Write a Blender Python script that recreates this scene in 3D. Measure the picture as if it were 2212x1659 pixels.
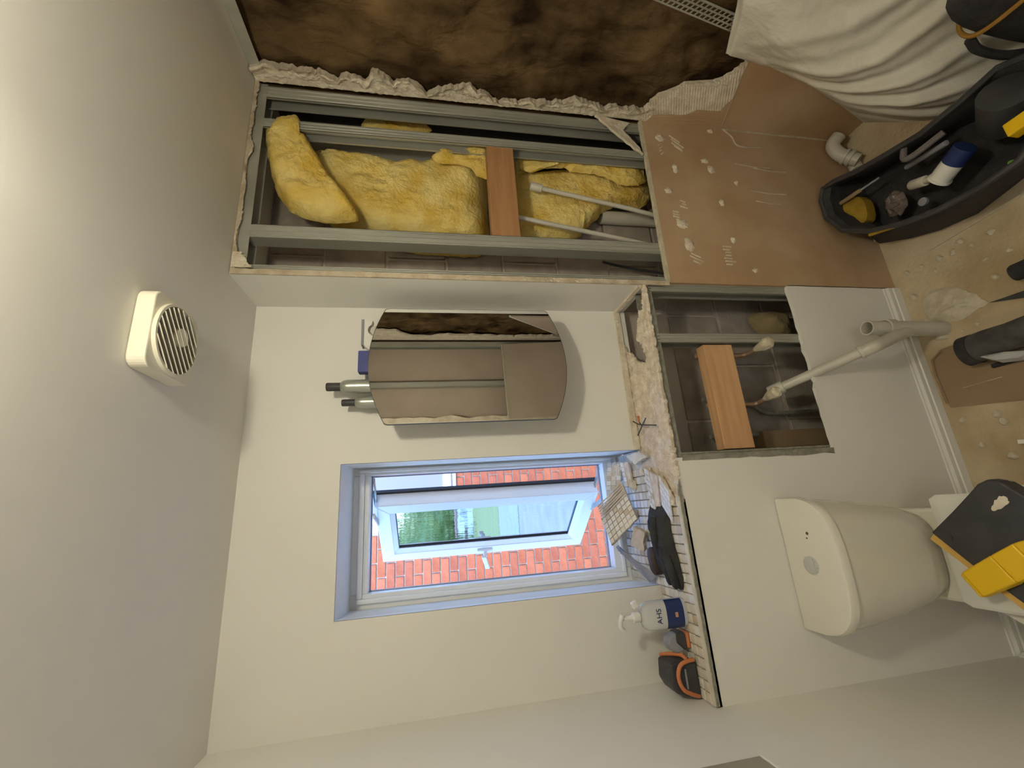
import bpy, bmesh, math, random
from mathutils import Vector, Matrix, noise as mnoise
random.seed(7)
for o in list(bpy.data.objects): bpy.data.objects.remove(o, do_unlink=True)
scene = bpy.context.scene
COL = scene.collection

# ------------------------------------------------------------------ camera
CAM = Vector((0.0, 0.0, 1.8183))
RIGHT = Vector((0.95557606, -0.29421512, -0.01765966))     # room-right as the lens sees it
UP = Vector((0.07067136, 0.17054091, 0.98281298))
FWD = Vector((0.28614674, 0.94040059, -0.18375739))
cd = bpy.data.cameras.new('camera'); cam = bpy.data.objects.new('camera', cd); COL.objects.link(cam)
cd.sensor_fit = 'HORIZONTAL'; cd.sensor_width = 36.0; cd.lens = 36.0 * 921.05 / 2212.0
cd.clip_start = 0.02; cd.clip_end = 400
# the phone was held a quarter turn over: picture-right is the floor side, picture-up is the right-hand wall
M = Matrix((-UP, RIGHT, -FWD)).transposed().to_4x4(); M.translation = CAM
cam.matrix_world = M
scene.camera = cam

# ------------------------------------------------------------------ sky, sun, exposure
W = bpy.data.worlds.new('world'); scene.world = W; W.use_nodes = True
wn = W.node_tree; wn.nodes.clear()
sky = wn.nodes.new('ShaderNodeTexSky'); sky.sky_type = 'NISHITA'
sky.sun_disc = False; sky.sun_elevation = math.radians(55); sky.sun_rotation = math.radians(200)
sky.air_density = 1.3; sky.dust_density = 0.4; sky.ozone_density = 2.0
bg = wn.nodes.new('ShaderNodeBackground'); bg.inputs['Strength'].default_value = 0.68
wo = wn.nodes.new('ShaderNodeOutputWorld')
wbal = wn.nodes.new('ShaderNodeMix'); wbal.data_type = 'RGBA'; wbal.blend_type = 'MULTIPLY'; wbal.inputs[0].default_value = 1.0
wbal.inputs[7].default_value = (0.62, 0.86, 1.22, 1)          # the camera is balanced for the warm lamp, so daylight reads blue
wn.links.new(sky.outputs[0], wbal.inputs[6]); wn.links.new(wbal.outputs[2], bg.inputs[0]); wn.links.new(bg.outputs[0], wo.inputs[0])
sl = bpy.data.lights.new('sun', 'SUN'); sl.energy = 2.4; sl.color = (1.0, 0.85, 0.66); sl.angle = 0.01
sun = bpy.data.objects.new('sun', sl); COL.objects.link(sun)
sun.rotation_euler = (math.radians(38), 0, math.radians(-24))     # from behind the house, high up
sun.location = (0, -3, 8)
vs = scene.view_settings
vs.view_transform = 'Standard'; vs.look = 'None'; vs.gamma = 1.0; vs.use_curve_mapping = False
vs.exposure = 0.90
LAMP_STRENGTH = 116.0
LAMP_COLOR = (1.0, 0.93, 0.70)
HALL_FILL_STRENGTH = 11.0

# ------------------------------------------------------------------ dimensions (metres)
XL, XR, XN = -0.536, 1.484, 0.727          # left wall, right wall, nib beside the alcove
YF, YP, YB = 1.432, 1.224, -0.90           # far plaster, front of boxing and stud wall, wall behind
ZC, ZL = 2.40, 1.096                       # ceiling, ledge
YK = 1.475                                 # face of the blockwork in the cavity
WX0, WX1, WZ0, WZ1 = -0.265, 0.181, 1.128, 2.107    # window reveal
YW = 1.65                                  # inside face of the window frame

# ------------------------------------------------------------------ materials
MATS = {}
def mat(name, col, rough=0.6, col2=None, nscale=8.0, ndetail=4.0, ramp=(0.35, 0.65), bump=0.0, bscale=60.0,
        metal=0.0, trans=0.0, coat=0.0, stretch=None, spec=0.5, emit=None, sss=0.0, ior=1.45):
    if name in MATS: return MATS[name]
    m = bpy.data.materials.new(name); m.use_nodes = True
    nt = m.node_tree; b = nt.nodes['Principled BSDF']
    b.inputs['Base Color'].default_value = (*col, 1); b.inputs['Roughness'].default_value = rough
    b.inputs['Metallic'].default_value = metal; b.inputs['Specular IOR Level'].default_value = spec
    b.inputs['Transmission Weight'].default_value = trans; b.inputs['Coat Weight'].default_value = coat
    b.inputs['IOR'].default_value = ior
    tc = nt.nodes.new('ShaderNodeTexCoord'); vec = tc.outputs['Object']
    if stretch:
        mp = nt.nodes.new('ShaderNodeMapping'); mp.inputs['Scale'].default_value = stretch
        nt.links.new(vec, mp.inputs[0]); vec = mp.outputs[0]
    if col2 is not None:
        n = nt.nodes.new('ShaderNodeTexNoise'); n.inputs['Scale'].default_value = nscale; n.inputs['Detail'].default_value = ndetail
        r = nt.nodes.new('ShaderNodeValToRGB')
        r.color_ramp.elements[0].position = ramp[0]; r.color_ramp.elements[1].position = ramp[1]
        r.color_ramp.elements[0].color = (*col, 1); r.color_ramp.elements[1].color = (*col2, 1)
        nt.links.new(vec, n.inputs['Vector']); nt.links.new(n.outputs[0], r.inputs[0]); nt.links.new(r.outputs[0], b.inputs['Base Color'])
    if bump:
        n2 = nt.nodes.new('ShaderNodeTexNoise'); n2.inputs['Scale'].default_value = bscale; n2.inputs['Detail'].default_value = 5
        bp = nt.nodes.new('ShaderNodeBump'); bp.inputs['Strength'].default_value = bump; bp.inputs['Distance'].default_value = 0.01
        nt.links.new(vec, n2.inputs['Vector']); nt.links.new(n2.outputs[0], bp.inputs['Height']); nt.links.new(bp.outputs[0], b.inputs['Normal'])
    if emit:
        b.inputs['Emission Color'].default_value = (*emit[0], 1); b.inputs['Emission Strength'].default_value = emit[1]
    MATS[name] = m
    return m
def srgb(r, g, b):
    f = lambda c: (c/255/12.92) if c/255 <= 0.04045 else ((c/255+0.055)/1.055)**2.4
    return (f(r), f(g), f(b))

m_paint = mat('white_paint', (0.80, 0.78, 0.74), 0.55, (0.77, 0.75, 0.71), 2.0, bump=0.03, bscale=220)
m_ceil = mat('ceiling_paint', (0.80, 0.78, 0.75), 0.6, (0.77, 0.75, 0.72), 2.0, bump=0.03, bscale=200)
m_brown = mat('bare_plasterboard_paper', (0.40, 0.255, 0.14), 0.8, (0.50, 0.36, 0.225), 3.5, 6, bump=0.08, bscale=90)
m_backpaper = mat('plasterboard_back_paper', (0.42, 0.34, 0.28), 0.8, (0.47, 0.385, 0.32), 3.0, 5, bump=0.05, bscale=90)
m_core = mat('gypsum_core', (0.62, 0.56, 0.43), 0.9, (0.50, 0.44, 0.33), 40, bump=0.3, bscale=150)
m_plaster = mat('torn_plaster', (0.60, 0.52, 0.40), 0.9, (0.44, 0.35, 0.24), 22, 6, bump=0.6, bscale=90)
m_tornwhite = mat('torn_skim', (0.74, 0.67, 0.55), 0.9, (0.60, 0.51, 0.39), 25, 6, bump=0.6, bscale=80)
m_adhesive = mat('tile_adhesive', (0.76, 0.67, 0.56), 0.9, (0.57, 0.47, 0.37), 35, 6, bump=0.5, bscale=120)
m_zinc = mat('galvanised_steel', (0.50, 0.50, 0.45), 0.36, (0.38, 0.38, 0.34), 12, 4, metal=0.45, stretch=(1, 1, 0.12))
m_zincdust = mat('dusty_galvanised_steel', (0.34, 0.33, 0.28), 0.7, (0.24, 0.23, 0.19), 60, 5, metal=0.25, bump=0.2, bscale=160)
m_timber = mat('timber', (0.52, 0.29, 0.14), 0.65, (0.62, 0.38, 0.20), 9, 5, stretch=(0.35, 5, 5), bump=0.08, bscale=40)
m_timberred = mat('planed_timber', (0.34, 0.17, 0.07), 0.6, (0.42, 0.22, 0.10), 9, 5, stretch=(0.35, 5, 5), bump=0.08, bscale=40)
m_block = mat('concrete_block', (0.40, 0.35, 0.31), 0.95, (0.31, 0.27, 0.235), 14, 6, bump=0.4, bscale=90)
m_mortar = mat('mortar', (0.52, 0.46, 0.40), 0.95, bump=0.4, bscale=90)
m_yellow = mat('yellow_glass_wool', (0.70, 0.47, 0.09), 0.95, (0.86, 0.70, 0.28), 9, 10, bump=0.8, bscale=75, spec=0.1)
m_bwool = mat('brown_mineral_wool', (0.024, 0.014, 0.007), 0.95, (0.190, 0.120, 0.056), 5.5, 12, (0.32, 0.76), bump=1.0, bscale=30, spec=0.08, stretch=(1, 1.6, 0.9))
m_pvc = mat('white_plastic_pipe', (0.60, 0.57, 0.50), 0.35, (0.54, 0.51, 0.44), 14)
m_upvc = mat('window_plastic', (0.86, 0.87, 0.88), 0.25)
m_rubber = mat('black_gasket', (0.03, 0.03, 0.035), 0.5)
m_black = mat('black_fabric', (0.022, 0.021, 0.024), 0.85, (0.04, 0.037, 0.037), 25, bump=0.3, bscale=130)
m_charcoal = mat('charcoal_plastic', (0.035, 0.034, 0.037), 0.5, (0.05, 0.048, 0.05), 20)
m_yel = mat('yellow_plastic', (0.80, 0.50, 0.01), 0.4)
m_yeldull = mat('yellow_lining', (0.35, 0.22, 0.015), 0.8, (0.25, 0.15, 0.012), 20)
m_orange = mat('orange_rubber', (0.56, 0.19, 0.07), 0.5)
m_greyp = mat('grey_plastic', (0.26, 0.26, 0.29), 0.4)
m_ceramic = mat('white_ceramic', (0.72, 0.69, 0.61), 0.12, coat=0.3)
m_chrome = mat('chrome', (0.75, 0.75, 0.76), 0.1, metal=1.0)
m_mirror = mat('mirror_glass', (0.80, 0.82, 0.82), 0.0, metal=1.0)
m_floor = mat('dusty_floor', (0.40, 0.30, 0.18), 0.92, (0.60, 0.50, 0.35), 4, 10, (0.36, 0.66), bump=0.35, bscale=70)
m_card = mat('cardboard', (0.26, 0.175, 0.10), 0.85, (0.30, 0.205, 0.12), 6, 5)
m_sheet = mat('dust_sheet_cotton', (0.70, 0.66, 0.58), 0.9, (0.64, 0.60, 0.52), 9, 6, bump=0.12, bscale=160)
m_navy = mat('navy_label', (0.015, 0.03, 0.12), 0.45)
m_blue = mat('blue_box', (0.035, 0.045, 0.21), 0.5, (0.06, 0.07, 0.26), 25)
m_silver = mat('silver_bottle', (0.42, 0.44, 0.39), 0.3, metal=0.6)
m_clear = mat('clear_bottle_plastic', (0.86, 0.87, 0.88), 0.12, trans=0.55, ior=1.3)
m_white = mat('white_plastic', (0.78, 0.77, 0.73), 0.35)
m_fan = mat('fan_plastic', (0.80, 0.76, 0.64), 0.4)
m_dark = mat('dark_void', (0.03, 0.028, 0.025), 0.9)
m_copper = mat('copper_pipe', (0.55, 0.36, 0.25), 0.45, (0.42, 0.28, 0.2), 30, metal=0.6)
m_soil = mat('outdoor_ground', (0.24, 0.235, 0.225), 0.9, (0.30, 0.295, 0.28), 3, bump=0.2)
m_grass = mat('lawn', (0.17, 0.21, 0.06), 0.9, (0.25, 0.29, 0.10), 5, 7, bump=0.5, bscale=30)
m_leafA = mat('leaf_green', (0.17, 0.24, 0.07), 0.6, (0.30, 0.36, 0.14), 0.9, 5)
m_leafB = mat('leaf_pale', (0.24, 0.30, 0.11), 0.6, (0.36, 0.40, 0.19), 0.8, 5)
m_bark = mat('bark', (0.10, 0.075, 0.055), 0.9, (0.16, 0.12, 0.09), 6, bump=0.5)
m_fence = mat('fence_panel', (0.34, 0.33, 0.30), 0.8, (0.40, 0.38, 0.34), 3)
m_render = mat('pale_render', (0.72, 0.70, 0.66), 0.9)
m_rooft = mat('roof_tile', (0.25, 0.16, 0.13), 0.9)
m_brickmortar = mat('pale_brick_mortar', (0.46, 0.37, 0.29), 0.95, (0.38, 0.31, 0.24), 30, bump=0.3)
m_reveal = mat('lightened_reveal_paint', (0.90, 0.90, 0.90), 0.45)  # whiter than the wall paint: extra daylight on the reveals put into colour
m_bricks = [mat('brick_red_%s' % n, c, 0.9, c2, 18, 6, bump=0.4, bscale=90) for n, c, c2 in (
    ('a', (0.34, 0.082, 0.032), (0.41, 0.110, 0.046)), ('b', (0.38, 0.098, 0.040), (0.44, 0.125, 0.056)), ('c', (0.31, 0.076, 0.034), (0.39, 0.104, 0.048)))]
m_tiles = [mat('mosaic_%s' % n, c, 0.3, c2, 60, 4) for n, c, c2 in (
    ('cream', (0.62, 0.55, 0.44), (0.68, 0.61, 0.51)), ('white', (0.70, 0.66, 0.59), (0.74, 0.70, 0.64)), ('beige', (0.50, 0.41, 0.30), (0.57, 0.48, 0.37)))]
m_grout = mat('grout', (0.66, 0.61, 0.52), 0.9, (0.58, 0.52, 0.43), 30, bump=0.2)

# ------------------------------------------------------------------ builders
WL = {}                                        # world position of each parent
def tag(o, label=None, cat=None, group=None, kind=None):
    if label: o['label'] = label
    if cat: o['category'] = cat
    if group: o['group'] = group
    if kind: o['kind'] = kind
    return o
def thing(name, loc, label, cat, group=None):
    o = bpy.data.objects.new(name, None); COL.objects.link(o)
    o.empty_display_size = 0.05; o.location = loc; WL[o] = Vector(loc)
    return tag(o, label, cat, group)
def lerp(a, b, t): return a + (b-a)*t
def interp(pts, t):
    if t <= pts[0][0]: return pts[0][1]
    for (a, x), (b, y) in zip(pts, pts[1:]):
        if t <= b: return x + (y-x)*(t-a)/(b-a) if b > a else y
    return pts[-1][1]
def nz(*p): return mnoise.noise(Vector(p))
def fr(x, y, z, o=4): return mnoise.fractal(Vector((x, y, z)), 1.0, 2.0, o)

class MB:
    def __init__(s): s.v = []; s.f = []
    def add(s, vs, fs):
        n = len(s.v); s.v += [Vector(v) for v in vs]; s.f += [tuple(i+n for i in f) for f in fs]; return s
    def box(s, x0, x1, y0, y1, z0, z1):
        return s.add([(x0,y0,z0),(x1,y0,z0),(x1,y1,z0),(x0,y1,z0),(x0,y0,z1),(x1,y0,z1),(x1,y1,z1),(x0,y1,z1)],
                     [(3,2,1,0),(4,5,6,7),(0,1,5,4),(1,2,6,5),(2,3,7,6),(3,0,4,7)])
    def obox(s, c, ax, ay, az):                 # oriented box: centre and three half-axes
        c, ax, ay, az = map(Vector, (c, ax, ay, az)); P = []
        for k in (-1, 1):
            for i, j in ((-1,-1),(1,-1),(1,1),(-1,1)): P.append(c+ax*i+ay*j+az*k)
        return s.add(P, [(3,2,1,0),(4,5,6,7),(0,1,5,4),(1,2,6,5),(2,3,7,6),(3,0,4,7)])
    def prism(s, poly, d):                      # 3-D polygon swept by d
        d = Vector(d); n = len(poly); A = [Vector(p) for p in poly]; B = [p+d for p in A]
        return s.add(A+B, [tuple(range(n-1, -1, -1)), tuple(range(n, 2*n))]+[(i, (i+1) % n, n+(i+1) % n, n+i) for i in range(n)])
    def tube(s, pts, r, seg=14, caps=True):
        pts = [Vector(p) for p in pts]; rs = r if isinstance(r, (list, tuple)) else [r]*len(pts)
        base = len(s.v); ref = None
        for i, p in enumerate(pts):
            t = (pts[min(i+1, len(pts)-1)]-pts[max(i-1, 0)]).normalized()
            if ref is None: ref = t.orthogonal().normalized()
            u = (ref-t*ref.dot(t)); u = u.normalized() if u.length > 1e-6 else t.orthogonal().normalized()
            w = t.cross(u); ref = u
            for k in range(seg):
                a = 2*math.pi*k/seg; s.v.append(p+(u*math.cos(a)+w*math.sin(a))*rs[i])
        for i in range(len(pts)-1):
            for k in range(seg):
                a = base+i*seg+k; b = base+i*seg+(k+1) % seg; s.f.append((a, b, b+seg, a+seg))
        if caps:
            s.f.append(tuple(base+k for k in reversed(range(seg)))); s.f.append(tuple(base+(len(pts)-1)*seg+k for k in range(seg)))
        return s
    def ring(s, c, ax, r0, r1, h, seg=20):      # hollow cylinder
        c = Vector(c); ax = Vector(ax).normalized(); u = ax.orthogonal().normalized(); w = ax.cross(u); b = len(s.v)
        for r, z in ((r0, 0), (r1, 0), (r1, h), (r0, h)):
            for k in range(seg):
                a = 2*math.pi*k/seg; s.v.append(c+ax*z+(u*math.cos(a)+w*math.sin(a))*r)
        for j in range(4):
            for k in range(seg):
                a = b+j*seg+k; e = b+j*seg+(k+1) % seg; j2 = ((j+1) % 4-j)*seg
                s.f.append((a, e, e+j2, a+j2))
        return s
    def grid(s, nu, nv, fn, close=None):
        b = len(s.v)
        for j in range(nv+1):
            for i in range(nu+1): s.v.append(Vector(fn(i/nu, j/nv)))
        for j in range(nv):
            for i in range(nu):
                a = b+j*(nu+1)+i; s.f.append((a, a+1, a+nu+2, a+nu+1))
        return s
    def slab(s, nu, nv, front, back):           # closed sheet between two surfaces
        b = len(s.v); s.grid(nu, nv, front); c = len(s.v)
        for j in range(nv+1):
            for i in range(nu+1): s.v.append(Vector(back(i/nu, j/nv)))
        for j in range(nv):
            for i in range(nu):
                a = c+j*(nu+1)+i; s.f.append((a+nu+1, a+nu+2, a+1, a))
        k = c-b; n1 = nu+1
        rim = [b+i for i in range(nu)]+[b+j*n1+nu for j in range(nv)]+[b+nv*n1+i for i in range(nu, 0, -1)]+[b+j*n1 for j in range(nv, 0, -1)]
        for i in range(len(rim)):
            p, q = rim[i], rim[(i+1) % len(rim)]; s.f.append((q, p, p+k, q+k))
        return s
    def build(s, name, m, parent=None, origin=None, smooth=False, bevel=0.0, bseg=2, sub=0, label=None):
        if parent is not None: org = WL[parent]
        else: org = Vector(origin) if origin is not None else Vector((0, 0, 0))
        me = bpy.data.meshes.new(name); me.from_pydata([tuple(v-org) for v in s.v], [], s.f)
        bm = bmesh.new(); bm.from_mesh(me); bmesh.ops.recalc_face_normals(bm, faces=bm.faces)
        if bevel:
            es = [e for e in bm.edges if len(e.link_faces) == 2 and e.calc_face_angle(0) > 0.6]
            bmesh.ops.bevel(bm, geom=es, offset=bevel, segments=bseg, affect='EDGES', profile=0.5, clamp_overlap=True)
        bm.to_mesh(me); bm.free()
        for mm in (m if isinstance(m, (list, tuple)) else [m]): me.materials.append(mm)
        if smooth:
            for p in me.polygons: p.use_smooth = True
            try: me.set_sharp_from_angle(angle=math.radians(38))
            except Exception: pass
        o = bpy.data.objects.new(name, me); COL.objects.link(o)
        if parent is not None: o.parent = parent; WL[o] = org
        else: o.location = org; WL[o] = org
        if sub:
            md = o.modifiers.new('smooth', 'SUBSURF'); md.levels = sub; md.render_levels = sub
        if label: o['label'] = label
        return o
def struct(o): o['kind'] = 'structure'; return o
def clone(o, loc, parent=None, rot=None, scale=None, m=None, name=None):
    c = o.copy(); COL.objects.link(c); c.location = loc; c.parent = parent
    if rot is not None: c.rotation_euler = rot
    if scale is not None: c.scale = scale
    return c
def ragged(pts, amp, n=6, seed=0, axes=(1, 1, 1), closed=False):
    out = []; P = [Vector(p) for p in pts]; N = len(P)
    for i in range(N if closed else N-1):
        a, b = P[i], P[(i+1) % N]
        for k in range(n):
            t = k/n; p = a.lerp(b, t)
            if k:
                p = p+Vector((nz(p.x*60+seed, p.y*60, p.z*60)*axes[0], nz(p.x*60, p.y*60+seed+9, p.z*60)*axes[1], nz(p.x*60, p.y*60, p.z*60+seed+5)*axes[2]))*amp
            out.append(p)
    if not closed: out.append(P[-1])
    return out
def spline(pts, n=8):
    P = [Vector(p) for p in pts]; P = [P[0]*2-P[1]]+P+[P[-1]*2-P[-2]]; out = []
    for i in range(1, len(P)-2):
        for k in range(n):
            t = k/n; a, b, c, d = P[i-1:i+3]
            out.append(0.5*((2*b)+(c-a)*t+(2*a-5*b+4*c-d)*t*t+(3*b-a-3*c+d)*t**3))
    out.append(P[-2]); return out

# ================================================================== THE SETTING
WZ0 = ZL
struct(MB().box(XL-.25, XR+.3, YB-.25, 1.80, ZC, ZC+.12).build('ceiling', m_ceil))
fl = struct(MB().box(XL-.25, XR+.3, YB-.25, 1.80, -.15, 0).build('floor', m_floor))

# ---- far wall: plaster over the ledge with the window reveal cut through it (reveal splays a little)
fw = MB()
def reveal_wall(mb):
    A = [(WX0, WZ0-.03), (WX1, WZ0-.03), (WX1, WZ1), (WX0, WZ1)]           # hole in the room face
    B = [(-.284, WZ0-.03), (.194, WZ0-.03), (.194, 2.104), (-.284, 2.104)]  # hole at the frame
    O = [(XL-.2, WZ0-.03), (XN+.02, WZ0-.03), (XN+.02, ZC+.02), (XL-.2, ZC+.02)]
    v = [(x, YF, z) for x, z in O]+[(x, YF, z) for x, z in A]+[(x, 1.76, z) for x, z in B]+[(x, 1.76, z) for x, z in O]
    f = []
    for i in range(4):
        j = (i+1) % 4
        if i != 0: f.append((i, j, 4+j, 4+i))
        if i != 0: f.append((4+i, 4+j, 8+j, 8+i))
        if i != 0: f.append((8+i, 8+j, 12+j, 12+i))
        if i != 0: f.append((12+i, 12+j, j, i))
    f += [(0, 4, 8, 12), (1, 13, 9, 5)]
    mb.add(v, f)
reveal_wall(fw)
wf_ = struct(fw.build('wall_far', m_paint))
rv = MB()
rv.add([(WX0+.0012, YF-.0006, ZL), (WX0+.0012, YF-.0006, WZ1-.0012), (-.2828, YW+.01, 2.1028), (-.2828, YW+.01, ZL)], [(0, 1, 2, 3)])
rv.add([(WX1-.0012, YF-.0006, ZL), (WX1-.0012, YF-.0006, WZ1-.0012), (.1928, YW+.01, 2.1028), (.1928, YW+.01, ZL)], [(3, 2, 1, 0)])
rv.add([(WX0+.0012, YF-.0006, WZ1-.0012), (WX1-.0012, YF-.0006, WZ1-.0012), (.1928, YW+.01, 2.1028), (-.2828, YW+.01, 2.1028)], [(0, 1, 2, 3)])
rvo = rv.build('lightened_reveal_skin', m_reveal, wf_)  # thin skin carrying the lightened colour that brightens the reveals

# ---- window frame and the opened sash
win = struct(MB().box(-.30, -.232, YW, YW+.07, 1.06, 2.13).box(.162, .21, YW, YW+.07, 1.06, 2.13)
             .box(-.232, .162, YW, YW+.07, 2.046, 2.13).box(-.232, .162, YW, YW+.07, 1.06, 1.150).build('window_1', m_upvc, bevel=.003))
# raised step around the inside of the frame
st = MB()
x0, x1, z0, z1 = -.262, .183, 1.112, 2.082
for a in ((x0, x0+.016, z0, z1), (x1-.012, x1, z0, z1), (x0+.016, x1-.012, z1-.018, z1), (x0+.016, x1-.012, z0, z0+.014)):
    st.box(a[0], a[1], YW-.012, YW+.002, a[2], a[3])
st.build('frame_step', m_upvc, win, bevel=.004)
MB().box(-.228, .158, YW-.003, YW+.003, 2.058, 2.062).build('trickle_vent', m_upvc, win)
g = MB()
for a in ((-.234, -.229, 1.148, 2.048), (.159, .164, 1.148, 2.048), (-.23, .16, 2.043, 2.048), (-.23, .16, 1.148, 1.153)):
    g.box(a[0], a[1], YW+.045, YW+.06, a[2], a[3])
g.build('frame_gasket', m_greyp, win)
SR, SLF = Vector((.054, 1.75, 0)), Vector((-.171, 2.07, 0))
T = (SLF-SR).normalized(); N = Vector((-T.y, T.x, 0)); SWD = (SLF-SR).length
if N.y > 0: N = -N
SZ0, SZ1 = 1.142, 2.042
def sp(a, z, d): return SR+T*a+N*d+Vector((0, 0, z))       # along sash, height, towards the room
def sbox(mb, a0, a1, zz0, zz1, d0, d1):
    c = sp((a0+a1)/2, (zz0+zz1)/2, (d0+d1)/2)
    return mb.obox(c, T*(a1-a0)/2, N*(d1-d0)/2, Vector((0, 0, (zz1-zz0)/2)))
s = MB(); fwid = .052
def mitred(mb, o, w, d0, d1, dslope=0.0):
    a = [(o, SZ0+o), (SWD-o, SZ0+o), (SWD-o, SZ1-o), (o, SZ1-o)]
    b = [(o+w, SZ0+o+w), (SWD-o-w, SZ0+o+w), (SWD-o-w, SZ1-o-w), (o+w, SZ1-o-w)]
    for i in range(4):
        j = (i+1) % 4
        q = [sp(*a[i], d1), sp(*a[j], d1), sp(*b[j], d1-dslope), sp(*b[i], d1-dslope), sp(*a[i], d0), sp(*a[j], d0), sp(*b[j], d0), sp(*b[i], d0)]
        mb.add(q, [(0,1,2,3), (7,6,5,4), (0,4,5,1), (1,5,6,2), (2,6,7,3), (3,7,4,0)])
mitred(s, 0, fwid, -.062, 0)
sash = s.build('sash', m_upvc, win, bevel=.0022)
bd = MB(); mitred(bd, fwid-.002, .020, -.045, -.002, .014); bd.build('glazing_bead', m_upvc, sash, bevel=.001)
gk = MB(); mitred(gk, fwid+.017, .004, -.03, -.018); gk.build('glazing_gasket', m_rubber, sash)
rim = MB()
for a in ((-.012, SWD+.012, SZ0-.012, SZ0+.004), (-.012, SWD+.012, SZ1-.004, SZ1+.012)): sbox(rim, a[0], a[1], a[2], a[3], -.068, -.056)
sbox(rim, -.012, .004, SZ0, SZ1, -.068, -.056); sbox(rim, SWD-.004, SWD+.012, SZ0, SZ1, -.068, -.056)
rim.build('sash_gasket', m_rubber, sash)
mg = bpy.data.materials.new('double_glazing'); mg.use_nodes = True; nt = mg.node_tree; nt.nodes.clear()
gl = nt.nodes.new('ShaderNodeBsdfGlossy'); gl.inputs['Roughness'].default_value = 0.015; gl.inputs['Color'].default_value = (.80, .84, .90, 1)
tr = nt.nodes.new('ShaderNodeBsdfTransparent'); tr.inputs['Color'].default_value = (.30, .34, .38, 1)
mx = nt.nodes.new('ShaderNodeMixShader'); mx.inputs[0].default_value = 0.24
wv = nt.nodes.new('ShaderNodeTexNoise'); wv.inputs['Scale'].default_value = 26; wv.inputs['Detail'].default_value = 2
tcn = nt.nodes.new('ShaderNodeTexCoord'); mpn = nt.nodes.new('ShaderNodeMapping'); mpn.inputs['Scale'].default_value = (3.0, 3.0, .35)
bpn = nt.nodes.new('ShaderNodeBump'); bpn.inputs['Strength'].default_value = .05; bpn.inputs['Distance'].default_value = .004
out = nt.nodes.new('ShaderNodeOutputMaterial')
L_ = nt.links.new
L_(tcn.outputs['Object'], mpn.inputs[0]); L_(mpn.outputs[0], wv.inputs['Vector']); L_(wv.outputs[0], bpn.inputs['Height']); L_(bpn.outputs[0], gl.inputs['Normal'])
L_(gl.outputs[0], mx.inputs[1]); L_(tr.outputs[0], mx.inputs[2]); L_(mx.outputs[0], out.inputs[0])
pn = MB(); sbox(pn, fwid+.012, SWD-fwid-.012, SZ0+fwid+.012, SZ1-fwid-.012, -.030, -.024); pn.build('pane', mg, sash)
hz = 1.60
hd = MB(); sbox(hd, SWD-.040, SWD-.016, hz-.035, hz+.035, 0, .012); hnd = hd.build('handle', m_white, sash, bevel=.004)
hd = MB(); hd.tube([sp(SWD-.028, hz, .010), sp(SWD-.028, hz, .034)], .009, 12)
hd.obox(sp(SWD+.012, hz-.004, .038), T*.05+Vector((0, 0, -.012)), N*.006, Vector((0, 0, .010))); hd.build('lever', m_white, hnd, bevel=.003)
for zz in (1.149, 2.038):                                   # friction stays
    a = MB()
    for p, q in (((.150, YW+.04, zz), (.05, 1.80, zz)), ((.02, YW+.05, zz), (-.01, 1.86, zz))):
        p, q = Vector(p), Vector(q); d = (q-p)/2; a.obox((p+q)/2, d, d.cross(Vector((0, 0, 1))).normalized()*.009, Vector((0, 0, .0025)))
    a.build('friction_stay', m_zinc, win)

# ---- blockwork at the back of the cavity
wc = struct(MB().box(XL-.2, XR+.2, YK+.006, YK+.16, -.05, 1.062).box(XN+.0215, XR+.2, YK+.006, YK+.16, 1.062, ZC).build('wall_cavity', m_mortar))
row = 0; z = -.04
while z < ZC:
    x = XL-.30+(.225 if row % 2 else 0)
    while x < XR+.15:
        a, b = max(x, XL-.15), min(x+.44, XR+.18)
        z1_ = min(z+.215, ZC-.005)
        if z+.215 > 1.06: a = max(a, XN+.024)
        if b-a > .02 and z1_ > .15:
            dy = random.uniform(-.003, .003)
            MB().box(a, b, YK-.004+dy, YK+.02, z, z1_).build('block', m_block, wc, bevel=.004, bseg=1)
        x += .45
    z += .225; row += 1

# ---- steel section helpers
def cstud(name, parent, x, y0, z0, z1, w=.034, d=.05, flip=1, m=None, ribs=True):
    t = .0012; mb = MB()
    mb.box(x-t/2, x+t/2, y0, y0+d, z0, z1)
    xe = x+flip*w
    for yy in (y0, y0+d-t):
        mb.box(min(x, xe), max(x, xe), yy, yy+t, z0, z1)
    lip = y0+.007
    mb.box(min(xe, xe-flip*t), max(xe, xe-flip*t), y0, lip, z0, z1); mb.box(min(xe, xe-flip*t), max(xe, xe-flip*t), y0+d-.007, y0+d, z0, z1)
    if ribs:
        for k in (.16, .5, .84):
            xx = x+flip*w*k; mb.box(xx-.0022, xx+.0022, y0-.0030, y0+.001, z0, z1)
    return mb.build(name, m or m_zinc, parent)
def htrack(name, parent, x0, x1, y0, z0, h=.03, d=.052, m=None, up=1):
    t = .0013; mb = MB(); zb = z0 if up > 0 else z0+h
    mb.box(x0, x1, y0, y0+d, zb-t/2, zb+t/2)
    for yy in (y0, y0+d): mb.box(x0, x1, yy-t/2, yy+t/2, z0, z0+h)
    return mb.build(name, m or m_zinc, parent)

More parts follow.
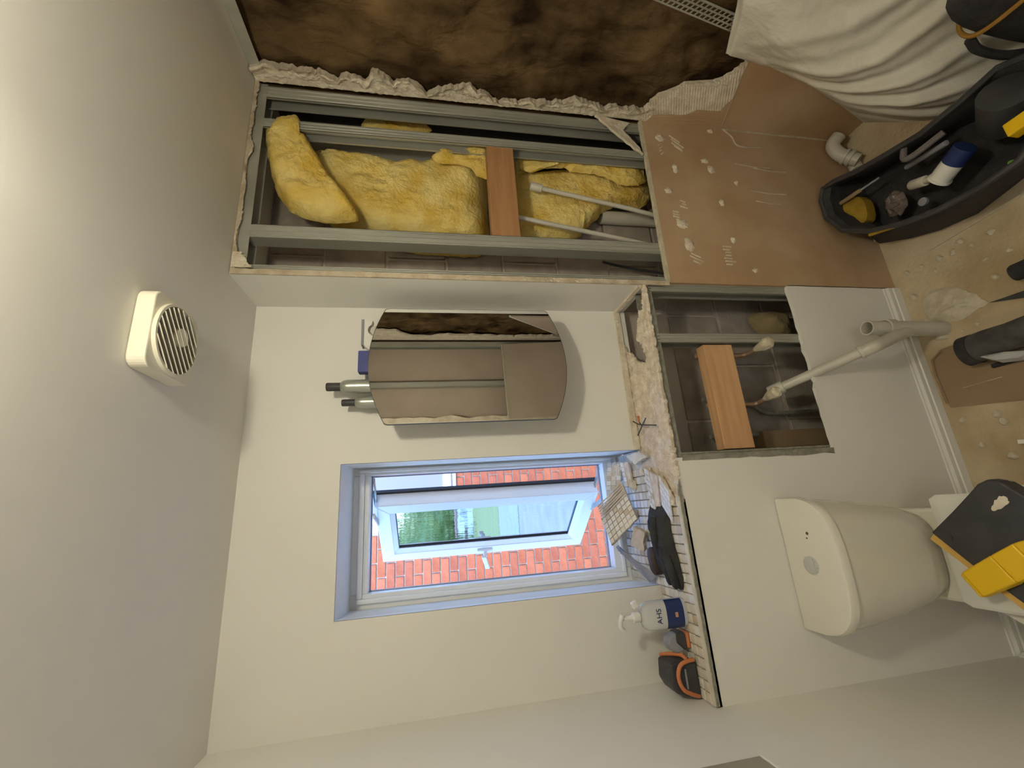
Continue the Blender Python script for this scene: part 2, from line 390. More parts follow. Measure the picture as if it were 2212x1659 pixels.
# ---- boxing (half-height wall) under the ledge, cut open around the old basin pipes
OX0, OX1, OZ0, OZ1 = .124, .734, .50, 1.066
cut = ragged([(OX1+.008, YP, OZ0), (OX0, YP, OZ0)], .010, 26, 3, (0, 0, 1))
poly = [(XL, YP, 0), (OX1+.008, YP, 0)]+[tuple(p) for p in cut]+[tuple(p) for p in ragged([(OX0, YP, OZ0+.002), (OX0, YP, ZL-.010)], .004, 20, 8, (1, 0, 0))[1:]]+[(XL, YP, ZL-.010)]
bx = struct(MB().prism(poly, (0, .0125, 0)).build('wall_boxing', m_paint))
hb = YP+.0135
cstud('stud', bx, .742, hb, 0, 1.062, flip=-1)
cstud('stud', bx, .548, hb, 0, 1.062, flip=-1)
cstud('stud', bx, .108, hb, 0, 1.062, flip=1, m=m_zincdust)
cstud('stud', bx, -.30, hb, 0, 1.062, flip=1)
htrack('track', bx, XL, .772, hb-.001, 1.052, .034, .052, m_zincdust, 1)
nog = MB(); nog.box(.146, .512, hb+.012, hb+.055, .772, .884); nog.build('noggin', m_timber, bx, bevel=.002)
# ragged brown paper left along the cut
tn = MB(); 
tn.prism(ragged([(OX0-.012, YP-.002, OZ0), (OX0+.006, YP-.002, OZ0), (OX0+.006, YP-.002, 1.06), (OX0-.010, YP-.002, 1.06)], .005, 14, 4, (1, 0, 1), True), (0, .003, 0))
tn.build('corner_bead', m_zincdust, bx)

# ---- ledge: board, tile adhesive, mosaic and the broken end with a hole
HOLE = [(.735, 1.44), (.60, 1.440), (.55, 1.418), (.50, 1.37), (.468, 1.325), (.462, 1.290), (.50, 1.287), (.535, 1.306), (.556, 1.330), (.60, 1.318), (.64, 1.300), (.655, 1.252), (.735, 1.238)]
def inpoly(x, y, P):
    c = False; j = len(P)-1
    for i in range(len(P)):
        if (P[i][1] > y) != (P[j][1] > y) and x < (P[j][0]-P[i][0])*(y-P[i][1])/(P[j][1]-P[i][1])+P[i][0]: c = not c
        j = i
    return c
lb = MB().box(XL, .0, YP, 1.66, ZL-.022, ZL-.006).box(.0, WX1, YF, 1.66, ZL-.022, ZL-.006)
ledge = struct(lb.build('trim_1', m_grout, label='tiled ledge and sill'))
def lz(x, y):
    h = .0035*fr(x*45, y*45, 1)+.002*fr(x*160, y*160, 7)
    if .06 < x < .27 and y < 1.36:                          # combed adhesive
        h += .0048*max(-.6, math.sin((x*.8+y*.75)*math.pi*2/.0145))*min(1, max(0, nz(x*14, y*14, 3)*2+.8))
    if .27 < x < .45 and y > 1.31: h += .0034*math.sin((x*.55+y*1.0+.02*nz(x*20, y*20, 0))*math.pi*2/.018)
    if y < 1.29: h += .003*abs(fr(x*110, y*70, 4))
    return ZL-.009+h
nu, nv = 170, 50; gx = MB(); idx = {}
def gpt(i, j):
    if (i, j) not in idx:
        x = lerp(-.02, .7265, i/nu); y = lerp(YP-.001, YF+.0, j/nv)
        if j == 0: y += .004*nz(x*80, 2, 2)
        idx[(i, j)] = len(gx.v); gx.v.append(Vector((x, y, lz(x, y))))
    return idx[(i, j)]
for j in range(nv):
    for i in range(nu):
        x = lerp(-.02, .7265, (i+.5)/nu); y = lerp(YP, YF, (j+.5)/nv)
        if inpoly(x+.012*nz(x*70, y*70, 5), y+.012*nz(x*70, y*70, 15), HOLE): continue
        gx.f.append((gpt(i, j), gpt(i+1, j), gpt(i+1, j+1), gpt(i, j+1)))
ab = gx.build('adhesive_bed', m_adhesive, ledge)
so = ab.modifiers.new('thick', 'SOLIDIFY'); so.thickness = .011; so.offset = -1
htrack('track', ledge, .14, .722, 1.345, .99, .03, .05, m_zinc, 1)
# front trim strip of the tiling
MB().prism(ragged([(XL+.004, YP-.006, ZL-.012), (.06, YP-.006, ZL-.012), (.02, YP-.006, ZL-.002), (XL+.004, YP-.006, ZL-.002)], .002, 40, 2, (0, 0, 1), True), (0, .008, 0)).build('edge_trim', m_zincdust, ledge)
MB().box(XL+.004, .01, YP-.005, YP+.010, ZL-.003, ZL+.001).build('edge_bead', m_grout, ledge)
# mosaic tiles, one by one
PIT = .027; tmesh = []
for k, mm in enumerate(m_tiles):
    t = MB().box(-PIT*.455, PIT*.455, -PIT*.455, PIT*.455, 0, .007).build('tile', mm, ledge, bevel=.0015, bseg=1)
    for v in t.data.vertices: v.co += ledge.location
    tmesh.append(t)
used = [False]*3
def put_tile(x, y, z, rz=0):
    k = random.choices((0, 1, 2), (5, 3, 2))[0]; t = tmesh[k]
    if not used[k]: used[k] = True; c = t
    else: c = t.copy(); COL.objects.link(c)
    c.location = (x, y, z); c.rotation_euler = (random.uniform(-.02, .02), random.uniform(-.02, .02), rz)
for i in range(24):
    for j in range(16):
        x = XL+.016+i*PIT; y = YP+.024+j*PIT
        if y > YW-.014: continue
        if y < YF-.004:
            lim = interp([(1.22, -.01), (1.28, .02), (1.33, .07), (1.38, .12), (1.44, .16)], y)+.015*nz(x*40, y*40, 2)
            if x > lim or y > YF-.012 and not (WX0+.015 < x < WX1-.015): continue
        elif not (WX0+.005 < x < WX1-.012): continue
        put_tile(x, y, ZL-.006)
# plaster bead left along the far wall and nib where tiles came away
MB().slab(80, 2, lambda u, v: (lerp(XN-.001, .18, u), YF-.008-.003*nz(u*60, v, 2), ZL-.006+.022*v+(.006*nz(u*50, 3, v) if v > .9 else 0)),
          lambda u, v: (lerp(XN-.001, .18, u), YF-.0005, ZL-.006+.022*v)).build('torn_edge', m_tornwhite, ledge)
MB().slab(30, 2, lambda u, v: (XN-.010-.003*nz(u*40, v, 5), lerp(YP, YF-.008, u), ZL-.004+.016*v+(.005*nz(u*30, 7, v) if v > .9 else 0)),
          lambda u, v: (XN-.0005, lerp(YP, YF-.008, u), ZL-.004+.016*v)).build('torn_edge', m_tornwhite, ledge)

# ---- nib: white return between alcove and stud wall
nib = struct(MB().box(XN, XN+.0125, YP+.002, YF+.05, ZL-.03, ZC).build('wall_nib', m_paint))
MB().slab(4, 150, lambda u, v: (lerp(XN-.0005, XN+.017+.004*nz(v*60, 1, u), u), YP-.003-.002*nz(v*120, u*4, 3), lerp(.985, ZC-.002, v)),
          lambda u, v: (lerp(XN, XN+.017, u), YP+.003, lerp(.985, ZC-.002, v))).build('torn_edge', m_plaster, nib)

# ---- stud wall: bare frame above, stripped plasterboard below
brd = [(XN+.012, YP, 0), (XR, YP, 0), (XR, YP, .972)]+[tuple(p) for p in ragged([(XR-.006, YP, .972), (XN+.012, YP, .986)], .004, 40, 6, (0, 0, 1))[1:]]
sw = struct(MB().prism(brd, (0, .0125, 0)).build('wall_front', m_brown))
MB().slab(60, 2, lambda u, v: (lerp(XR-.004, XN+.014, u), lerp(YP-.0012, YP+.0135, v), lerp(.972, .986, u)+.004+.002*nz(u*70, v*3, 1)),
          lambda u, v: (lerp(XR-.004, XN+.014, u), lerp(YP-.0012, YP+.0135, v), lerp(.972, .986, u)-.007)).build('core_edge', m_core, sw)
cstud('stud', sw, .746, hb, 0, 2.372, flip=1, w=.022)
cstud('stud', sw, .866, hb, 0, 2.372, flip=1, w=.046)
cstud('stud', sw, 1.335, hb, 0, 2.372, flip=-1, w=.036)
MB().box(1.335, 1.478, 1.404, 1.4055, 0, 2.372).build('web_plate', m_zinc, sw)
cstud('stud', sw, 1.478, hb, 0, 2.372, flip=-1, w=.05)
htrack('track', sw, .744, XR, hb-.001, ZC-.038, .037, .056, m_zinc, -1)
nog = MB(); nog.box(.888, 1.312, hb+.004, hb+.045, 1.506, 1.606); nog.build('noggin', m_timberred, sw, bevel=.002)
# ragged skim hanging from the ceiling line
MB().slab(90, 3, lambda u, v: (lerp(.735, XR, u), YP-.001-.003*nz(u*50, v*2, 1), ZC-.001-v*max(.004, .012+.016*nz(u*9, 4, 0)+.008*nz(u*60, 1, 4))),
          lambda u, v: (lerp(.735, XR, u), YP+.009, ZC-.001-v*.006)).build('torn_edge', m_plaster, sw)
MB().slab(18, 6, lambda u, v: (lerp(.748, .80, u), YP-.004-.004*nz(u*14, v*9, 2), ZC-.004-v*(.055-.03*u+.012*nz(u*20, 1, 8))),
          lambda u, v: (lerp(.748, .80, u), YP+.006, ZC-.004-v*.02)).build('torn_edge', m_tornwhite, sw)
# triangular shard still hanging at the right-hand corner
MB().prism(ragged([(1.482, YP-.004, 1.165), (1.40, YP-.006, 1.09), (1.30, YP-.010, .992), (1.34, YP-.004, 1.00), (1.42, YP-.002, 1.055), (1.46, YP-.002, 1.02)], .007, 7, 3, (1, 0, 1), True), (0, .010, 0)).build('board_shard', m_tornwhite, sw)
# dabs and combed streaks of tile adhesive
def dab(cx, cz, w, h, kind, seed):
    mb = MB()
    if kind == 'lump':
        def f(u, v):
            a, b = (u-.5)*2, (v-.5)*2; r = max(abs(a), abs(b)); k = 1/math.sqrt(a*a+b*b)*r if r > 0 else 1
            px, pz = a*k, b*k; j = 1+.35*nz(px*2+seed, pz*2, seed)
            return (cx+px*w*j, YP-.0005-.010*max(0, 1-r)*(1+.5*nz(u*9, v*9, seed)), cz+pz*h*j)
        mb.grid(12, 12, f)
    else:
        n = max(3, int(w/.006))
        for i in range(n):
            xx = cx-w+2*w*(i+.5)/n; l = h*random.uniform(.4, 1); o_ = random.uniform(-.3, .3)*h; sl_ = kind[1]
            mb.obox((xx, YP-.001, cz+o_), (.0022, 0, 0), (0, .0022, 0), (sl_*l, 0, l))
    mb.build('adhesive_dab', m_tornwhite, sw, smooth=True)
for i, (a, b, w, h, k) in enumerate((
    (1.40, .90, .020, .020, 'lump'), (1.34, .905, .028, .012, ('c', -.7)), (1.375, .83, .03, .022, ('c', .8)), (1.25, .86, .022, .012, 'lump'), (1.30, .72, .012, .016, 'lump'),
    (1.26, .70, .020, .016, 'lump'), (1.14, .91, .014, .016, 'lump'), (1.02, .90, .03, .012, ('c', .2)), (.99, .88, .02, .024, 'lump'), (.90, .87, .03, .02, 'lump'),
    (1.10, .69, .016, .012, 'lump'), (.93, .68, .014, .012, 'lump'), (.86, .72, .045, .022, ('c', .05)), (.84, .86, .022, .030, ('c', .5)), (1.08, .86, .020, .016, ('c', .3)),
    (1.46, .66, .010, .014, 'lump'), (1.20, .60, .012, .010, 'lump'), (.80, .62, .010, .012, 'lump'))): dab(a, b, w, h, k, i*3.1)
# caulk line and smear where the bath rim used to be
MB().tube(spline([(1.478, YP-.003, .60), (1.44, YP-.003, .565), (1.40, YP-.003, .555), (1.39, YP-.003, .52), (1.395, YP-.003, .44)], 6), .0035, 6).build('caulk_line', m_plaster, sw)
for xa, za, zb in ((1.30, .58, .42), (1.285, .50, .35), (1.17, .55, .38), (1.12, .53, .42)):
    MB().tube([(xa, YP-.001, za), (xa-.01, YP-.001, (za+zb)/2), (xa-.008, YP-.001, zb)], .0025, 6).build('caulk_line', m_plaster, sw)

# ---- left wall and wall behind the camera
struct(MB().box(XL-.15, XL, YB-.2, 1.76, 0, ZC).build('wall_left', m_paint))
wb = struct(MB().box(XL-.15, -.46, YB-.16, YB-.075, 0, ZC).box(.30, XR+.25, YB-.16, YB-.075, 0, ZC).box(-.46, .30, YB-.16, YB-.075, 2.03, ZC).build('wall_back', m_backpaper))
MB().box(.30, .755, YB-.0125, YB, 0, ZC).box(XL, -.46, YB-.0125, YB, 0, ZC).box(-.46, .30, YB-.0125, YB, 2.03, ZC).build('plasterboard', m_paint, wb)
MB().box(-.49, -.44, YB-.165, YB+.012, 0, 2.05).box(.28, .33, YB-.165, YB+.012, 0, 2.05).box(-.44, .28, YB-.165, YB+.012, 2.01, 2.06).build('added_door_lining', m_white, wb)  # unseen doorway added so fill light from behind reaches the room
MB().slab(3, 90, lambda u, v: (lerp(.75, .79+.022*fr(v*9, 2, 1), u), YB+.004+.006*nz(v*30, u*3, 1), lerp(0, ZC, v)), lambda u, v: (lerp(.75, .775, u), YB-.012, lerp(0, ZC, v))).build('torn_edge', m_tornwhite, wb)
cstud('stud', wb, 1.06, YB-.068, 0, 2.37, flip=1, w=.045)
cstud('stud', wb, 1.47, YB-.068, 0, 2.37, flip=-1, w=.05)
htrack('track', wb, .74, XR, YB-.07, ZC-.038, .037, .056, m_zinc, -1)
ob = MB(); ob.obox((1.10, YB+.055, .605), (.34, 0, .010), (0, .00625, .0004), (-.012, -.034, .59))
ob = ob.build('plasterboard_sheet', m_backpaper, origin=(1.10, YB+.06, 0))
ke = MB(); ke.obox((1.088, YB+.024, 1.199), (.34, 0, .010), (0, .0075, 0), (0, 0, .004)).obox((.756, YB+.058, .60), (.004, 0, 0), (0, .0075, 0), (-.012, -.034, .59)); ke.build('core_edge', m_core, ob)
tag(bpy.data.objects['plasterboard_sheet'], 'brown plasterboard sheet leaning on the wall behind, seen only in the cabinet mirror', 'board')
MB().box(.33, .75, YB, YB+.012, 0, .066).build('skirting', m_white, wb)

# ---- right wall: brown mineral wool between studs, boards torn away
wr = struct(MB().box(XR+.10, XR+.20, YB-.2, 1.75, 0, ZC).build('wall_right', m_dark))
def woolx(y, z): return XR+.046-.040*fr(y*3.2, z*2.4, 3, 5)-.014*fr(y*13+z*6, z*13, 1, 3)
wool = MB().grid(170, 170, lambda u, v: (max(XR+.014, woolx(lerp(-.90, 1.30, u), lerp(0, ZC, v))), lerp(-.90, 1.30, u), lerp(0, ZC, v))).build('mineral_wool', m_bwool, wr, smooth=True)
wool['kind'] = 'stuff'
tk = MB(); tk.box(XR+.0005, XR+.06, YB, YP, ZC-.0025, ZC-.001); tk.box(XR-.0006, XR+.0006, YB, YP, ZC-.036, ZC-.001); tk.build('track', m_zinc, wr)
MB().box(XR, XR+.0125, -.38, .45, 0, ZC).build('plasterboard', m_paint, wr)
def edge_y(z):                                              # torn edge of the strip in the corner
    b = interp([(.95, 1.165), (1.0, 1.172), (1.15, 1.178), (1.25, 1.158), (1.35, 1.182), (1.44, 1.190), (1.55, 1.200), (1.60, 1.186), (1.66, 1.150), (1.72, 1.165), (1.76, 1.172), (1.82, 1.196), (1.88, 1.158),
                (1.93, 1.172), (1.985, 1.140), (2.0, 1.134), (2.03, 1.178), (2.08, 1.160), (2.13, 1.185), (2.18, 1.158), (2.25, 1.162), (2.32, 1.150), (2.39, 1.165)], z)
    return b+.010*nz(z*70, 1, 3)+.014*nz(z*24, 7, 1)
def strip_pt(u, v):
    z = lerp(.94, ZC-.004, v); y = lerp(YP+.001, edge_y(z), u)
    lift = .022*max(0, u-.3)*(1+1.9*nz(z*16, u*2, 5))+.006*fr(z*36, u*4, 2)
    return (XR-.002-abs(lift), y, z)
MB().slab(10, 240, strip_pt, lambda u, v: (XR+.0125, lerp(YP+.001, edge_y(lerp(.94, ZC-.004, v))+.006, u), lerp(.94, ZC-.004, v))).build('torn_strip', m_tornwhite, wr)
def edge2(z): return interp([(0, -.80), (.6, -.82), (.9, -.80), (1.1, -.82), (1.4, -.80), (1.7, -.79), (1.85, -.83), (2.0, -.81), (2.1, -.72), (2.2, -.70), (2.4, -.68)], z)+.02*nz(z*14, 3, 1)+.008*nz(z*50, 2, 8)
MB().slab(8, 140, lambda u, v: (XR-.003-.010*abs(fr(v*30, u*3, 3))*u, lerp(YB, edge2(v*2.39), u), v*2.39), lambda u, v: (XR+.0125, lerp(YB, edge2(v*2.39), u), v*2.39)).build('torn_strip', m_tornwhite, wr)
# combed adhesive above the old bath line, brown board below it
LINE = lambda y: interp([(.3, .87), (1.008, .673), (1.209, .607), (1.23, .60)], y)
def rag_top(y): return interp([(.60, .60), (.90, .66), (.98, .70), (1.00, .71), (1.04, .76), (1.058, .87), (1.09, .90), (1.115, .95), (1.17, .975), (1.23, .97)], y)+.010*nz(y*60, 4, 2)+.006*nz(y*160, 4, 2)
def comb(u, v):
    y = lerp(.93, YP+.001, u); lo = LINE(y)-.004; z = lerp(lo, max(lo+.002, rag_top(y)), v)
    rid = .0016*math.sin((y*.55+z*1.0)*math.pi*2/.011)
    return (XR-.004-rid-.002*fr(y*20, z*20, 1), y, z)
MB().slab(110, 110, comb, lambda u, v: (XR+.0125, lerp(.93, YP+.001, u), lerp(LINE(lerp(.93, YP, u))-.004, max(LINE(lerp(.93, YP, u)), rag_top(lerp(.93, YP, u))), v))).build('combed_adhesive', m_adhesive if False else m_tornwhite, wr)
def brownpatch(u, v):
    y = lerp(1.08, YP+.001, u); lo = LINE(y)-.002; hi = interp([(1.08, .64), (1.12, .66), (1.148, .66), (1.152, .76), (1.18, .80), (1.19, .93), (1.23, .95)], y)+.006*nz(y*70, 2, 2)
    return (XR-.0085-.001*nz(u*20, v*20, 1), y, lerp(lo, max(lo+.001, hi), v))
MB().slab(40, 12, brownpatch, lambda u, v: (XR-.001, brownpatch(u, v)[1], brownpatch(u, v)[2])).build('paper_patch', m_brown, wr)
pb = [(XR-.008, .30, 0), (XR-.008, YP, 0)]+[(XR-.008, y, LINE(y)) for y in (YP, 1.209, 1.1, 1.008, .8, .5, .30)]
MB().prism(pb, (.018, 0, 0)).build('plasterboard', m_brown, wr)
MB().tube([(XR-.009, YP-.002, .60), (XR-.009, YP-.002, .35), (XR-.009, YP-.002, .06)], .004, 6).build('caulk_line', m_plaster, wr)
MB().tube(spline([(XR-.009, 1.205, .612), (XR-.009, 1.10, .645), (XR-.009, 1.0, .676), (XR-.009, .9, .70)], 5), .0018, 6).build('caulk_line', m_plaster, wr)

# ---- skirting on the boxing
def skirt(name, x0, x1, y, parent=None):
    prof = [(0, 0), (-.014, 0), (-.014, .030), (-.010, .033), (-.012, .040), (-.012, .052), (-.006, .060), (-.005, .066), (0, .066)]
    return struct(MB().prism([(x0, y+a, b) for a, b in prof], (x1-x0, 0, 0)).build(name, m_white))
skirt('baseboard_front', XL, .735, YP-.0005)
prof = [(0, 0), (.014, 0), (.014, .030), (.010, .033), (.012, .040), (.012, .052), (.006, .060), (.005, .066), (0, .066)]
struct(MB().prism([(XL+a+.0005, YB, b) for a, b in prof], (0, YP-YB-.015, 0)).build('baseboard_left', m_white))

# ================================================================== THINGS
def at(px, py, axis, val):                     # point where a sight line of the photo meets a real plane of the room
    f = 921.05; D = FWD+UP*((1106-px)/f)+RIGHT*((829.5-py)/f)
    t = (val-CAM[axis])/D[axis]; return CAM+D*t
def pillow(mb, poly, fn, nr=18, amp=.006, fs=30, sub=8, seed=0):
    """star-shaped outline (a, b) -> closed puffy body; fn(a, b, r, side) gives the 3-D point, r = 0 centre .. 1 rim"""
    ca = sum(p[0] for p in poly)/len(poly); cb = sum(p[1] for p in poly)/len(poly)
    B = []
    for i in range(len(poly)):
        p0, p1, p2, p3 = [Vector((*poly[(i+k) % len(poly)], 0)) for k in (-1, 0, 1, 2)]
        for k in range(sub):
            t = k/sub; q = 0.5*((2*p1)+(p2-p0)*t+(2*p0-5*p1+4*p2-p3)*t*t+(3*p1-p0-3*p2+p3)*t**3)
            B.append((q.x+amp*nz(q.x*fs+seed, q.y*fs, 1), q.y+amp*nz(q.x*fs, q.y*fs+seed, 4)))
    n = len(B)
    for side in (1, -1):
        b = len(mb.v); mb.v.append(Vector(fn(ca, cb, 0, side)))
        for j in range(1, nr+1):
            r = j/nr
            for a, c in B: mb.v.append(Vector(fn(lerp(ca, a, r), lerp(cb, c, r), r, side)))
        for k in range(n):
            k2 = (k+1) % n; mb.f.append((b, b+1+k, b+1+k2))
            for j in range(nr-1):
                q = b+1+j*n; mb.f.append((q+k, q+n+k, q+n+k2, q+k2))
    f0 = len(mb.v)-2*(1+nr*n); r1 = f0+1+(nr-1)*n; r2 = f0+(1+nr*n)+1+(nr-1)*n
    for k in range(n):
        k2 = (k+1) % n; mb.f.append((r1+k, r2+k, r2+k2, r1+k2))
    return mb

# ---- yellow glass-wool batts in the stud wall
def batt(poly, yf, yb, label, seed, lean=0.0, puff=4, amp=.006, rough=.010):
    puff = 9
    def fn(x, z, r, s):
        if s < 0: return (x, yb, z)
        y = lerp(yf, yb, r**puff)+lean*(x-1.2)+rough*fr(x*9+seed, z*9, 2)+.005*fr(x*34, z*34, seed)+.003*fr(x*110, z*110, seed)
        y += .010*max(0, math.sin((x*1.3+z*.8+seed)*17+3*nz(x*6, z*6, seed)))**6
        return (x, min(y, yb-.002), z)
    mb = pillow(MB(), poly, fn, 26, amp, 34, 9, seed)
    zb = min(p[1] for p in poly); xb = sum(p[0] for p in poly)/len(poly)
    tag(mb.build('insulation_batt', m_yellow, origin=(xb, yb, zb), smooth=True), label, 'insulation', 'yellow insulation in the stud wall')
def pol(l, y): return [(at(x, q, 1, y).x, at(x, q, 1, y).z) for x, q in l]
batt(pol([(648, 296), (700, 300), (760, 303), (830, 318), (930, 322), (1056, 312), (1060, 400), (1058, 500), (960, 506), (880, 498), (820, 482), (780, 466), (700, 440), (660, 360)], 1.325), 1.325, 1.46, 'big yellow glass wool batt filling the stud bay above the wooden noggin', 1)
batt(pol([(568, 268), (576, 330), (590, 398), (618, 438), (655, 460), (715, 470), (772, 462), (742, 418), (716, 384), (690, 340), (662, 296), (650, 284), (645, 246), (605, 250)], 1.27), 1.228, 1.30, 'folded yellow glass wool flap at the ceiling end of the stud bay', 2)
batt(pol([(935, 324), (1000, 316), (1056, 310), (1058, 372), (1034, 370), (1004, 348), (950, 342)], 1.285), 1.280, 1.308, 'curled yellow wool lip just above the noggin beside the right stud', 3, amp=.006)
batt(pol([(1118, 330), (1160, 328), (1230, 328), (1310, 338), (1400, 345), (1420, 400), (1395, 428), (1335, 428), (1300, 452), (1262, 488), (1225, 506), (1170, 507), (1122, 500), (1118, 420)], 1.35), 1.350, 1.41, 'sagging yellow glass wool batt below the wooden noggin', 4, amp=.010)
batt(pol([(1124, 328), (1180, 332), (1240, 325), (1300, 332), (1360, 330), (1392, 345), (1398, 385), (1350, 392), (1310, 372), (1250, 362), (1200, 352), (1140, 360)], 1.30), 1.292, 1.325, 'ragged torn yellow wool edge below the noggin beside the right stud', 5, amp=.016, rough=.012)
batt(pol([(780, 252), (830, 240), (900, 246), (932, 268), (900, 276), (840, 272), (790, 270)], 1.37), 1.372, 1.402, 'small yellow wool scrap between the two right-hand steel studs', 6)

# ---- pipes inside the stud wall
def pipe_thing(name, pts, r, label, m=m_pvc, cat='pipe', fit=None, seg=14):
    p0 = Vector(pts[-1]); o = thing(name, p0, label, cat, None)
    MB().tube(pts, r, seg).build('tube', m, o, smooth=True)
    for a, b, rr in (fit or []): MB().tube([a, b], rr, 16).build('fitting', m, o, smooth=False, bevel=.0015)
    return o
pipe_thing('supply_pipe', [(1.182, 1.30, 1.41), (1.112, 1.30, 1.05), (1.05, 1.30, .78)], .0085, 'thin white plastic pipe with an end cap below the noggin', fit=[((1.187, 1.30, 1.437), (1.178, 1.30, 1.392), .0155)])
pipe_thing('supply_pipe', [(1.040, 1.298, 1.50), (.985, 1.298, 1.20), (.93, 1.298, .9)], .0085, 'thin white plastic pipe nearest the left stud below the noggin')
pipe_thing('soil_pipe', [(1.175, 1.440, 1.10), (1.175, 1.440, .0)], .028, 'fat white soil pipe half hidden behind the sagging yellow wool')
pipe_thing('cable', spline([(.93, 1.40, 1.14), (.90, 1.40, .99), (.86, 1.40, .60), (.86, 1.40, .003)], 5), .005, 'dark cable behind the left stud above the brown board', m=m_charcoal, cat='cable')

# ---- plumbing in the opening under the ledge
SPX, SPY = .522, 1.125
vp = thing('waste_pipe', (SPX, SPY, 0), 'white waste pipe slanting from the half wall to an open-topped floor socket', 'pipe')
MB().tube([(SPX, SPY, .001), (SPX, SPY, .238)], .0266, 22).build('socket', m_pvc, vp, smooth=True)
MB().ring((SPX, SPY, .226), (0, 0, 1), .0268, .0318, .034, 28).build('collar', m_pvc, vp, smooth=True)
MB().ring((SPX, SPY, .20), (0, 0, 1), .0205, .0248, .132, 28).build('inner_tube', m_pvc, vp, smooth=True)
MB().tube([(SPX, SPY, .239), (SPX, SPY, .243)], .0206, 20).build('bore_shade', m_dark, vp)  # dark disc stands for the shade down inside the open pipe
wa = vp
A_, B_ = Vector((.360, 1.335, .575)), Vector((.435, 1.10, .385))
MB().tube([A_, B_], .0165, 18).build('tube', m_pvc, wa, smooth=True)
dv = (B_-A_).normalized()
MB().tube([A_-dv*.012, A_+dv*.040], .0225, 18).build('coupling', m_pvc, wa, smooth=True, bevel=.003)
MB().tube(spline([B_-dv*.02, B_+dv*.012, (.456, 1.098, .325), (.484, 1.106, .250), (SPX-.010, SPY-.002, .165)], 6), [.021]*25, 18).build('elbow', m_pvc, wa, smooth=True)
MB().ring(B_-dv*.028, dv, .0165, .0245, .010, 20).build('collar', m_pvc, wa, smooth=True)
def stub(bulb, tail, label):
    bulb, tail = Vector(bulb), Vector(tail); o = thing('capped_pipe', tail+Vector((0, .03, .16)), label, 'pipe')
    d = (bulb-tail).normalized()
    MB().tube(spline([tail+Vector((0, .012, .20)), tail+Vector((0, .012, .06)), tail+Vector((0, .006, .012)), tail+d*.02, bulb], 6), .0085, 12).build('tube', m_copper, o, smooth=True)
    pts = [bulb-d*.055+d*k for k in (0, .018, .04, .052, .066, .072)]
    mb = MB().tube(pts, [.010, .014, .0195, .021, .019, .010], 14)
    for v in mb.v: v += Vector((nz(*(v*120)), nz(*(v*120+Vector((3, 1, 2)))), nz(*(v*110))))*.003
    mb.build('plaster_cap', m_core, o)
stub(at(1658, 741, 1, 1.215), at(1612, 766, 1, 1.31), 'capped pipe end caked in plaster nearest the right stud of the opening')
stub(at(1674, 848, 1, 1.215), at(1640, 871, 1, 1.31), 'capped pipe end caked in plaster beside the slanting waste pipe')
pipe_thing('supply_pipe', spline([(.36, 1.43, .80), (.345, 1.43, .62), (.30, 1.44, .52), (.30, 1.44, .30)], 6), .009, 'grey plastic pipe at the back of the opening behind the slanting waste pipe', m=m_zincdust)
pipe_thing('supply_pipe', [(.215, 1.43, .80), (.215, 1.43, .30)], .009, 'grey plastic pipe at the back of the opening near its left edge', m=m_zincdust)
bt = MB().box(.132, .225, 1.40, 1.462, .22, .60); tag(bt.build('timber_block', m_card, origin=(.18, 1.43, .22), bevel=.003), 'dark wooden block low in the left corner of the opening', 'timber')
poly = [(.72, .50), (.66, .505), (.60, .42), (.62, .34), (.72, .36)]
mb = pillow(MB(), poly, lambda x, z, r, s: (x, (lerp(1.36, 1.42, r**3)+.008*fr(x*30, z*30, 1)) if s > 0 else 1.43, z), 12, .008, 40, 6, 2)
tag(mb.build('wool_scrap', mat('dusty_wool', (.30, .23, .12), .95, (.22, .17, .09), 20, bump=.5), origin=(.66, 1.43, .34), smooth=True), 'dusty wool scrap low in the right corner of the opening', 'insulation')

# ---- mirror cabinet
cb = thing('mirror_cabinet', (.468, 1.37, 1.44), 'white bathroom cabinet with a bow-ended mirror door beside the window', 'cabinet')
MB().box(.318, .618, 1.313, YF-.001, 1.44, 1.945).build('body', m_white, cb, bevel=.002)
cx0, cx1 = .275, .661; cm = (cx0+cx1)/2; hw = (cx1-cx0)/2
top = lambda x: 1.962+.052*(1-((x-cm)/hw)**2); bot = lambda x: 1.424-.052*(1-((x-cm)/hw)**2)
rr = .014; op = []
for i in range(33):
    x = lerp(cx0+.004, cx1-.004, i/32); op.append((x, top(x)))
op += [(cx1-.001, top(cx1)-.004), (cx1, top(cx1)-.012), (cx1, bot(cx1)+.012), (cx1-.001, bot(cx1)+.004)]
for i in range(33):
    x = lerp(cx1-.004, cx0+.004, i/32); op.append((x, bot(x)))
op += [(cx0+.001, bot(cx0)+.004), (cx0, bot(cx0)+.012), (cx0, top(cx0)-.012), (cx0+.001, top(cx0)-.004)]
door = MB().prism([(x, 1.303, z) for x, z in op], (0, .009, 0)).build('door', m_charcoal, cb)
def off(p, k): return (cm+(p[0]-cm)*(1-k/hw), 1.693+(p[1]-1.693)*(1-k/.32))
MB().prism([(q[0], 1.302, q[1]) for q in (off(p, .0018) for p in op)], (0, .0015, 0)).build('mirror', m_mirror, door, label='mirror glass')

